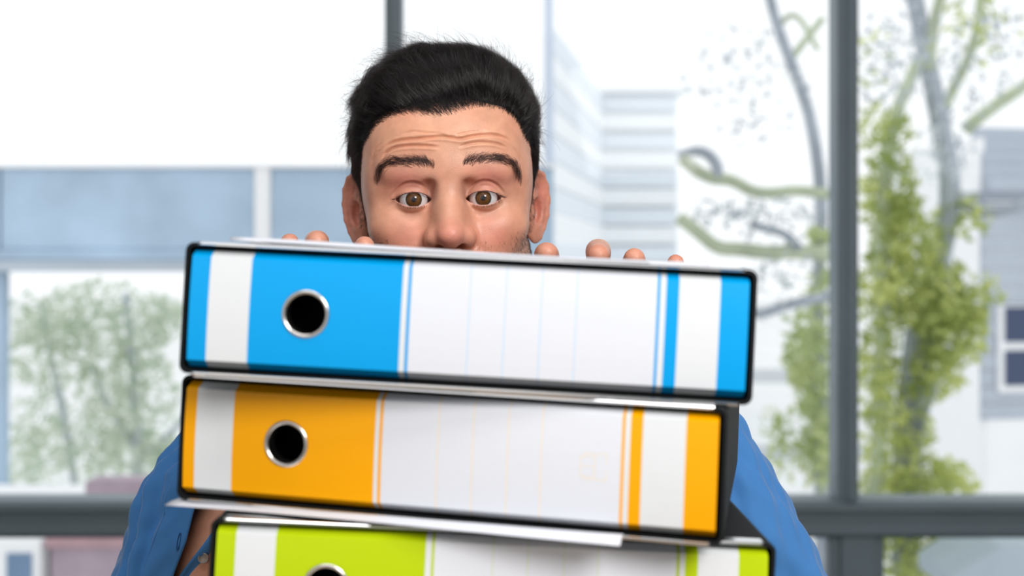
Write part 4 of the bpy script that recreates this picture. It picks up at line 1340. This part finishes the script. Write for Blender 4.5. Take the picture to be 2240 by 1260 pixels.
# ---- a way to drop picture positions onto the face
front_i = np.where((BN[:, 1] < -0.05) & (BV[:, 1] > -35) & (BV[:, 1] < 75) & (BV[:, 2] > -60))[0]
DEP = 1000.0 + BV[front_i, 1]
PXF = 1120 + FPX * (BV[front_i, 0] - 53.1) / DEP
PYF = HOR - FPX * (BV[front_i, 2] + 48.8) / DEP
kdf = kdtree.KDTree(len(front_i))
for i in range(len(front_i)): kdf.insert((PXF[i], PYF[i], 0), i)
kdf.balance()
def on_face(px, py):
    i = kdf.find((px, py, 0))[1]
    return BV[front_i[i]], BN[front_i[i]]

M_BROW = hair_material('dark_brow_hair', 0.96, 0.35)
def brow(pts, s, n):
    """pts: (px, py, half thickness in px, direction angle) from the nose outwards"""
    P = []
    c = np.array(pts, float)
    k = len(c)
    for _ in range(n):
        t = (0.5 + 0.5 * math.copysign(abs(2 * rng.random() - 1) ** 1.15, rng.random() - 0.5)) * (k - 1.001); i = int(t); f = t - i
        a = c[i] * (1 - f) + c[i + 1] * f
        v = np.clip(rng.normal() * 0.55, -1.15, 1.15)
        b = (c[i + 1] - c[i]); nl = np.array((-b[1], b[0])); nl /= np.linalg.norm(nl[:2]); nl *= -1 if nl[1] > 0 else 1
        px, py = a[0] + nl[0] * v * a[2] * 1.2, a[1] + nl[1] * v * a[2] * 1.2
        p0, n0 = on_face(px, py)
        # hairs rise at the inner end, then sweep outwards along the arch, upper ones leaning down
        out = math.radians(a[3]) - 0.22 * v + rng.normal() * 0.24
        d = np.array((s * math.cos(out), 0, math.sin(out)))
        d = d - (d @ n0) * n0; d /= np.linalg.norm(d)
        L = 6.0 + 3.0 * rng.random()
        if t < 0.7 or t > k - 1.8: L *= 0.7
        if (t < 0.8 and rng.random() < 0.45) or (t > k - 2.0 and rng.random() < 0.5): continue
        P.append([p0 + d * L * u + n0 * (0.15 + 1.3 * u - 1.15 * u * u + 0.25 * rng.random()) for u in (0, .33, .66, 1)])
    return strands('eyebrow', np.array(P), [0.000055, 0.00005, 0.00004, 0.000015], M_BROW, man, 'thick dark eyebrow')
brow([(950, 365, 4, 75), (936, 358, 8, 55), (917, 354.5, 9.5, 30), (892, 353, 9, 12), (864, 352, 9, 0), (841, 357, 9, -30), (829, 374, 7, -65), (823, 393, 4, -80)], -1, 900)
brow([(1012, 360, 4, 75), (1022, 354.5, 7, 55), (1045, 348.5, 9, 30), (1068, 346, 8.5, 12), (1091, 345, 8.5, 0), (1112, 349, 9, -25), (1126, 359, 7.5, -60), (1135, 374, 5.5, -75), (1138, 396, 3, -85)], 1, 900)

M_LASH = hair_material('dark_lashes', 0.97, 0.4)
def lashes(s, n_up, n_lo):
    P = []
    for k in range(n_up):
        u = -13.0 + 29.0 * (k + 0.5 * rng.random()) / n_up
        z = float(lid_up(np.array([u]))[0])
        r2_ = max((EYE_R + 1.5) ** 2 - u * u - z * z, 30.0)
        root_ = np.array((s * (EYE[0] + u), EYE[1] - math.sqrt(r2_), z + 0.25))
        L = 4.2 + 1.4 * rng.random() + 0.10 * max(u, 0)
        d = np.array((s * (0.035 * u + 0.05 * rng.normal() + 0.1), -0.80, -0.42 + 0.10 * rng.normal()))
        pts = [root_ + d * L * t + np.array((0, 0, 1)) * L * 0.30 * t * t for t in (0, .35, .7, 1)]
        P.append(pts)
    for k in range(n_lo):
        u = -9.0 + 23.0 * (k + rng.random()) / n_lo
        z = float(lid_lo(np.array([u]))[0])
        r2_ = max((EYE_R + 1.5) ** 2 - u * u - z * z, 30.0)
        root_ = np.array((s * (EYE[0] + u), EYE[1] - math.sqrt(r2_), z - 0.5))
        L = 2.6 + 1.2 * rng.random()
        d = np.array((s * (0.03 * u + 0.1 * rng.normal()), -0.6, -0.75))
        P.append([root_ + d * L * t for t in (0, .35, .7, 1)])
    P = from_head(np.array(P).reshape(-1, 3)).reshape(len(P), 4, 3)
    return strands('eyelashes', P, [0.00010, 0.00009, 0.00006, 0.00002], M_LASH, man)
lashes(-1, 150, 40); lashes(1, 150, 40)

# ---- sideburns and stubble
st = np.clip((-26 - bq[:, 2]) / 26, 0, 1) * np.clip((84 - bq[:, 1]) / 10, 0, 1)
st = st * np.where(np.abs(bq[:, 0]) > 52, 1.0, 0.12 + 0.3 * (bq[:, 2] < -52))
burn = np.clip((np.abs(bq[:, 0]) - 60) / 8, 0, 1) * np.exp(-((bq[:, 1] - 66) / 7.5) ** 2) * (bq[:, 2] < 8) * (bq[:, 2] > -75) * 5.0
ws = st + burn
ws = ws * (bfc[:, 2] > -135) * (bfc[:, 2] < 10) * (np.abs(bq[:, 0]) < 80) * (bq[:, 1] < 75.5) * (bfc[:, 1] > -4) * (np.abs(bfc[:, 0]) < 84)
lipz = (np.abs(bq[:, 0]) < 24) & (bq[:, 2] < -64) & (bq[:, 2] > -86)
ws = ws * ~lipz
r3, f3 = sample_faces(BV, BQ, ws, 13000)
n3 = bn[f3]
d3 = unit(np.tile(np.array((0, 0.25, -0.9)), (len(r3), 1)) + rng.normal(size=(len(r3), 3)) * 0.25 + n3 * 0.35)
L3 = (1.6 + 2.2 * rng.random((len(r3), 1)))
P3 = np.stack([r3 + d3 * L3 * t + n3 * 0.1 for t in (0, .5, 1)], 1)
strands('stubble', P3, [0.00006, 0.00005, 0.00002], M_BROW, man, 'short dark stubble')

# ================================================================ the shirt
M_SHIRT = mat('blue_shirt_cotton', lin(66, 128, 194), 0.75, 0, 0.25, noise=(30, 0.06), bump=(1500, 0.25, 0.0004), sheen=0.25)
M_THREAD = mat('blue_thread', lin(40, 92, 150), 0.8)
M_BUTTON = mat('grey_horn_button', lin(150, 140, 132), 0.3, 0, 0.5, noise=(300, 0.15))
def shirt_sdf(p):
    t = ell(p, (0, 190, -330), (165, 92, 190))
    t = smin(t, ell(p, (0, 195, -470), (145, 95, 190)), 40)
    t = smin(t, cap(p, (-120, 190, -205), (120, 190, -205), 52, 52), 40)
    for S, E in ((SHO_L, ELB_L), (SHO_R, ELB_R)):
        t = smin(t, cap(p, S, S * .7 + E * .3, 52, 48), 30)
    t = smin(t, cap(p, (0, 92, -80), (0, 135, -190), 55, 60), 36)
    t = t - 9.0 + 2.5 * np.sin(p[:, 0] * .05 + p[:, 2] * .03) * np.sin(p[:, 2] * .045)
    pl = p[:, 2] + 172 - (p[:, 1] - 130) * 0.28
    rn = np.hypot(p[:, 0], p[:, 1] - 128) - 92
    return smax(t, -np.maximum(-pl, rn), 4)
SV, SQ = surface_nets(shirt_sdf, axis([(-300, 300, 6)]), axis([(40, 340, 6)]), axis([(-575, -120, 6)]), 8, 10)
shirt = np_mesh('shirt', to_local(SV), SQ, M_SHIRT, man)
shirt['label'] = 'blue cotton shirt'
def smooth_path(pts, n):
    c = spline([tuple(p) for p in pts], n) if len(pts[0]) == 2 else None
    P = [np.array(p, float) for p in pts]; P = [2 * P[0] - P[1]] + P + [2 * P[-1] - P[-2]]
    out = []
    for i in range(1, len(P) - 2):
        for k in range(n):
            t = k / n
            out.append(0.5 * ((2 * P[i]) + (-P[i - 1] + P[i + 1]) * t + (2 * P[i - 1] - 5 * P[i] + 4 * P[i + 1] - P[i + 2]) * t * t + (-P[i - 1] + 3 * P[i] - 3 * P[i + 1] + P[i + 2]) * t ** 3))
    out.append(P[-2])
    return np.array(out)

def sleeve(S, E, W, side, end, rad, off, slit=None):
    """tube from the shoulder over the elbow along the forearm; rad/off/slit are functions of the forearm fraction"""
    A = S * .72 + E * .28
    up = smooth_path([A, S * .35 + E * .65, E + (S - E) * .06], 10)
    fo = np.array([E + (W - E) * s for s in np.linspace(0.06, end, 90)])
    path = np.concatenate([up, fo])
    frac = np.concatenate([np.full(len(up), -1.0) + np.linspace(0, 1, len(up)) * 0.999, np.linspace(0.06, end, 90)])
    nth = 150
    V, F = [], []
    ids = []
    for i, (c, s) in enumerate(zip(path, frac)):
        T = unit(path[min(i + 1, len(path) - 1)] - path[max(i - 1, 0)])
        f = np.array((0., -1., 0.)); f = unit(f - (f @ T) * T)
        sv = np.cross(f, T); sv = sv if sv[0] > 0 else -sv
        ss = max(s, 0.0)
        r = rad(ss) if s >= 0 else rad(0) + (58 - rad(0)) * min(1, -s)
        o = off(ss) if s >= 0 else off(0) * (1 + max(s, -1))
        a0, a1 = (slit(ss) if (slit and s > 0) else (0.0, 0.0))
        if slit is None: a0 = a1 = math.radians(180)
        th = np.linspace(a1, a0 + 2 * math.pi, nth)            # from the far edge round the back to the near edge
        row = []
        for a in th:
            aa = a - 2 * math.pi
            fold = 2.6 * math.sin(3 * a + 9 * s + side) + 2.2 * math.sin(5 * a - 15 * s + 1.3) + 1.3 * math.sin(9 * a + 24 * s) + 0.8 * math.sin(17 * a - 31 * s + 2)
            if slit is not None and s > 0:
                da = (a0 + 2 * math.pi) - a                     # angle back from the near edge
                e = math.exp(-(da / 0.15) ** 2)
                fold = fold * (1 - 0.75 * math.exp(-(da / 0.30) ** 2)) + 2.0 * e
                if da < 0.50: fold += 1.1                       # the placket lies a layer higher
                fold += 5.0 * math.exp(-((da - 0.80 - 0.9 * (s - 0.4)) / 0.11) ** 2) - 4.4 * math.exp(-((da - 1.02 - 1.0 * (s - 0.4)) / 0.10) ** 2) + 4.6 * math.exp(-((da - 1.24 - 0.9 * (s - .4)) / 0.12) ** 2) - 2.6 * math.exp(-((da - 0.62 - 0.7 * (s - .4)) / 0.08) ** 2)
            elif s > 0:
                fold += 3.6 * math.exp(-((a - 2 * math.pi - 0.15 - 2.6 * (s - 0.78)) / 0.12) ** 2) * math.exp(-((s - 0.72) / 0.16) ** 2)
                fold -= 3.0 * math.exp(-((a - 2 * math.pi - 0.45 - 2.6 * (s - 0.78)) / 0.13) ** 2) * math.exp(-((s - 0.74) / 0.14) ** 2)
                fold += 2.4 * math.exp(-((a - 2 * math.pi - 0.95 - 1.2 * (s - 0.5)) / 0.10) ** 2) * math.exp(-((s - 0.5) / 0.22) ** 2)
            rr = r + fold * (0.55 if s < 0 else 1.0)
            V.append(c + sv * o + f * math.cos(a) * rr * 0.92 + sv * math.sin(a) * rr)
    n = len(path)
    for i in range(n - 1):
        for k in range(nth - 1):
            F.append((i * nth + k, i * nth + k + 1, (i + 1) * nth + k + 1, (i + 1) * nth + k))
    V = np.array(V)
    o = np_mesh('sleeve', to_local(V), np.array(F), M_SHIRT, shirt)
    md = o.modifiers.new('cloth_thickness', 'SOLIDIFY'); md.thickness = 0.0014; md.offset = 0
    return o, V.reshape(n, nth, 3), frac

slL, GL, frL = sleeve(SHO_L, ELB_L, WRI_L, 0.0, 0.80,
       lambda s: float(np.interp(s, [0, .2, .315, .42, .51, .58, .69, .8], [48, 49, 50, 53, 54, 53, 43, 38])),
       lambda s: float(np.interp(s, [0, .315, .7, .8], [-14, -27, -27, -20])),
       lambda s: tuple(math.radians(v) for v in (np.interp(s, [.25, .315, .43, .58, .8], [10, 8.5, 4, -7, -14]), np.interp(s, [.25, .315, .43, .58, .8], [10.2, 15, 18, 22, 30]))))
slR, GR, frR = sleeve(SHO_R, ELB_R, WRI_R, 2.0, 0.86,
       lambda s: float(np.interp(s, [0, .2, .35, .52, .64, .83, .9], [47, 48, 50, 52, 51, 43, 38])),
       lambda s: float(np.interp(s, [0, .5, .9], [4, 2, 2])))

# stitched seam along the placket
seam = []
for i, s_ in enumerate(frL):
    if s_ < 0.20: continue
    a0_ = math.radians(float(np.interp(s_, [.25, .315, .43, .58, .8], [10, 8.5, 4, -7, -14])))
    a1_ = math.radians(float(np.interp(s_, [.25, .315, .43, .58, .8], [10.2, 15, 18, 22, 30])))
    k = int(round((a0_ + 2 * math.pi - 0.50 - a1_) / (a0_ + 2 * math.pi - a1_) * 149))
    seam.append(Vector(to_local((GL[i, k] + np.array((-0.2, -0.6, 0)))[None])[0]))
V, F = tube_mesh(seam, [0.0006] * len(seam), 6)
mesh_obj('placket_seam', V, F, M_SHIRT, shirt, True)
# buttonhole and button at the open cuff placket
def near_vertex(G, px, py):
    P = G.reshape(-1, 3)
    d = 1000.0 + P[:, 1]
    X = 1120 + FPX * (P[:, 0] - 53.1) / d; Y = HOR - FPX * (P[:, 2] + 48.8) / d
    k = np.argmin((X - px) ** 2 + (Y - py) ** 2 + (d - 900) * 0.5)
    return P[k]
a, b = near_vertex(GL, 397, 1168), near_vertex(GL, 388, 1203)
axd = unit(b - a); mid_ = (a + b) / 2 + np.array((0, -1.4, 0)); sd_ = unit(np.cross(axd, np.array((0., 1., 0.))))
pts = []
for k in range(24):
    t = 2 * math.pi * k / 24
    pts.append(Vector(to_local((mid_ + axd * 7.0 * math.cos(t) + sd_ * 1.1 * math.sin(t))[None])[0]))
V, F = tube_mesh(pts + pts[:2], [0.00045] * 26, 6, False)
mesh_obj('buttonhole', V, F, M_THREAD, shirt, True)
bc = near_vertex(GL, 447, 1219) + np.array((0, -3.0, 0))
bm = bmesh.new()
prof = [(0, 0.2), (3.2, 0.2), (3.6, -0.5), (4.3, -0.6), (4.6, 0), (4.5, 0.9), (0, 1.4)]
N = 28
ring_v = []
for r_, y_ in prof:
    if r_ == 0: ring_v.append([bm.verts.new((0, y_ / 1000, 0))])
    else: ring_v.append([bm.verts.new((r_ / 1000 * math.cos(2 * math.pi * k / N), y_ / 1000, r_ / 1000 * math.sin(2 * math.pi * k / N))) for k in range(N)])
for A_, B_ in zip(ring_v[:-1], ring_v[1:]):
    for k in range(N):
        k2 = (k + 1) % N
        if len(A_) == 1: bm.faces.new((A_[0], B_[k2], B_[k]))
        elif len(B_) == 1: bm.faces.new((A_[k], A_[k2], B_[0]))
        else: bm.faces.new((A_[k], A_[k2], B_[k2], B_[k]))
bt = bm_obj('button', bm, M_BUTTON, shirt, True)
bt.location = to_local(bc[None])[0]; bt['label'] = 'grey cuff button'
# collar: a stand with two folded leaves
V, F = [], []
n1_, n2_ = 60, 8
for i in range(n1_ + 1):
    a = math.radians(-90 + 22 + (360 - 44) * i / n1_)
    for j in range(n2_ + 1):
        v = j / n2_
        if v < 0.45: r_, h_ = 75 + 2 * v, 38 * v / 0.45
        else:
            w_ = (v - 0.45) / 0.55; r_, h_ = 76 + 19 * w_ ** 0.8, 38 + 5 * math.sin(w_ * 3.1) - 34 * w_
        c = np.array((0, 128, -196))
        P = c + np.array((math.cos(a) * r_, math.sin(a) * r_ * 0.98, h_ + 0.30 * math.sin(a) * r_))
        V.append(P)
for i in range(n1_):
    for j in range(n2_):
        k = i * (n2_ + 1) + j
        F.append((k, k + n2_ + 1, k + n2_ + 2, k + 1))
co = np_mesh('collar', to_local(np.array(V)), np.array(F), M_SHIRT, shirt)
md = co.modifiers.new('cloth_thickness', 'SOLIDIFY'); md.thickness = 0.0016
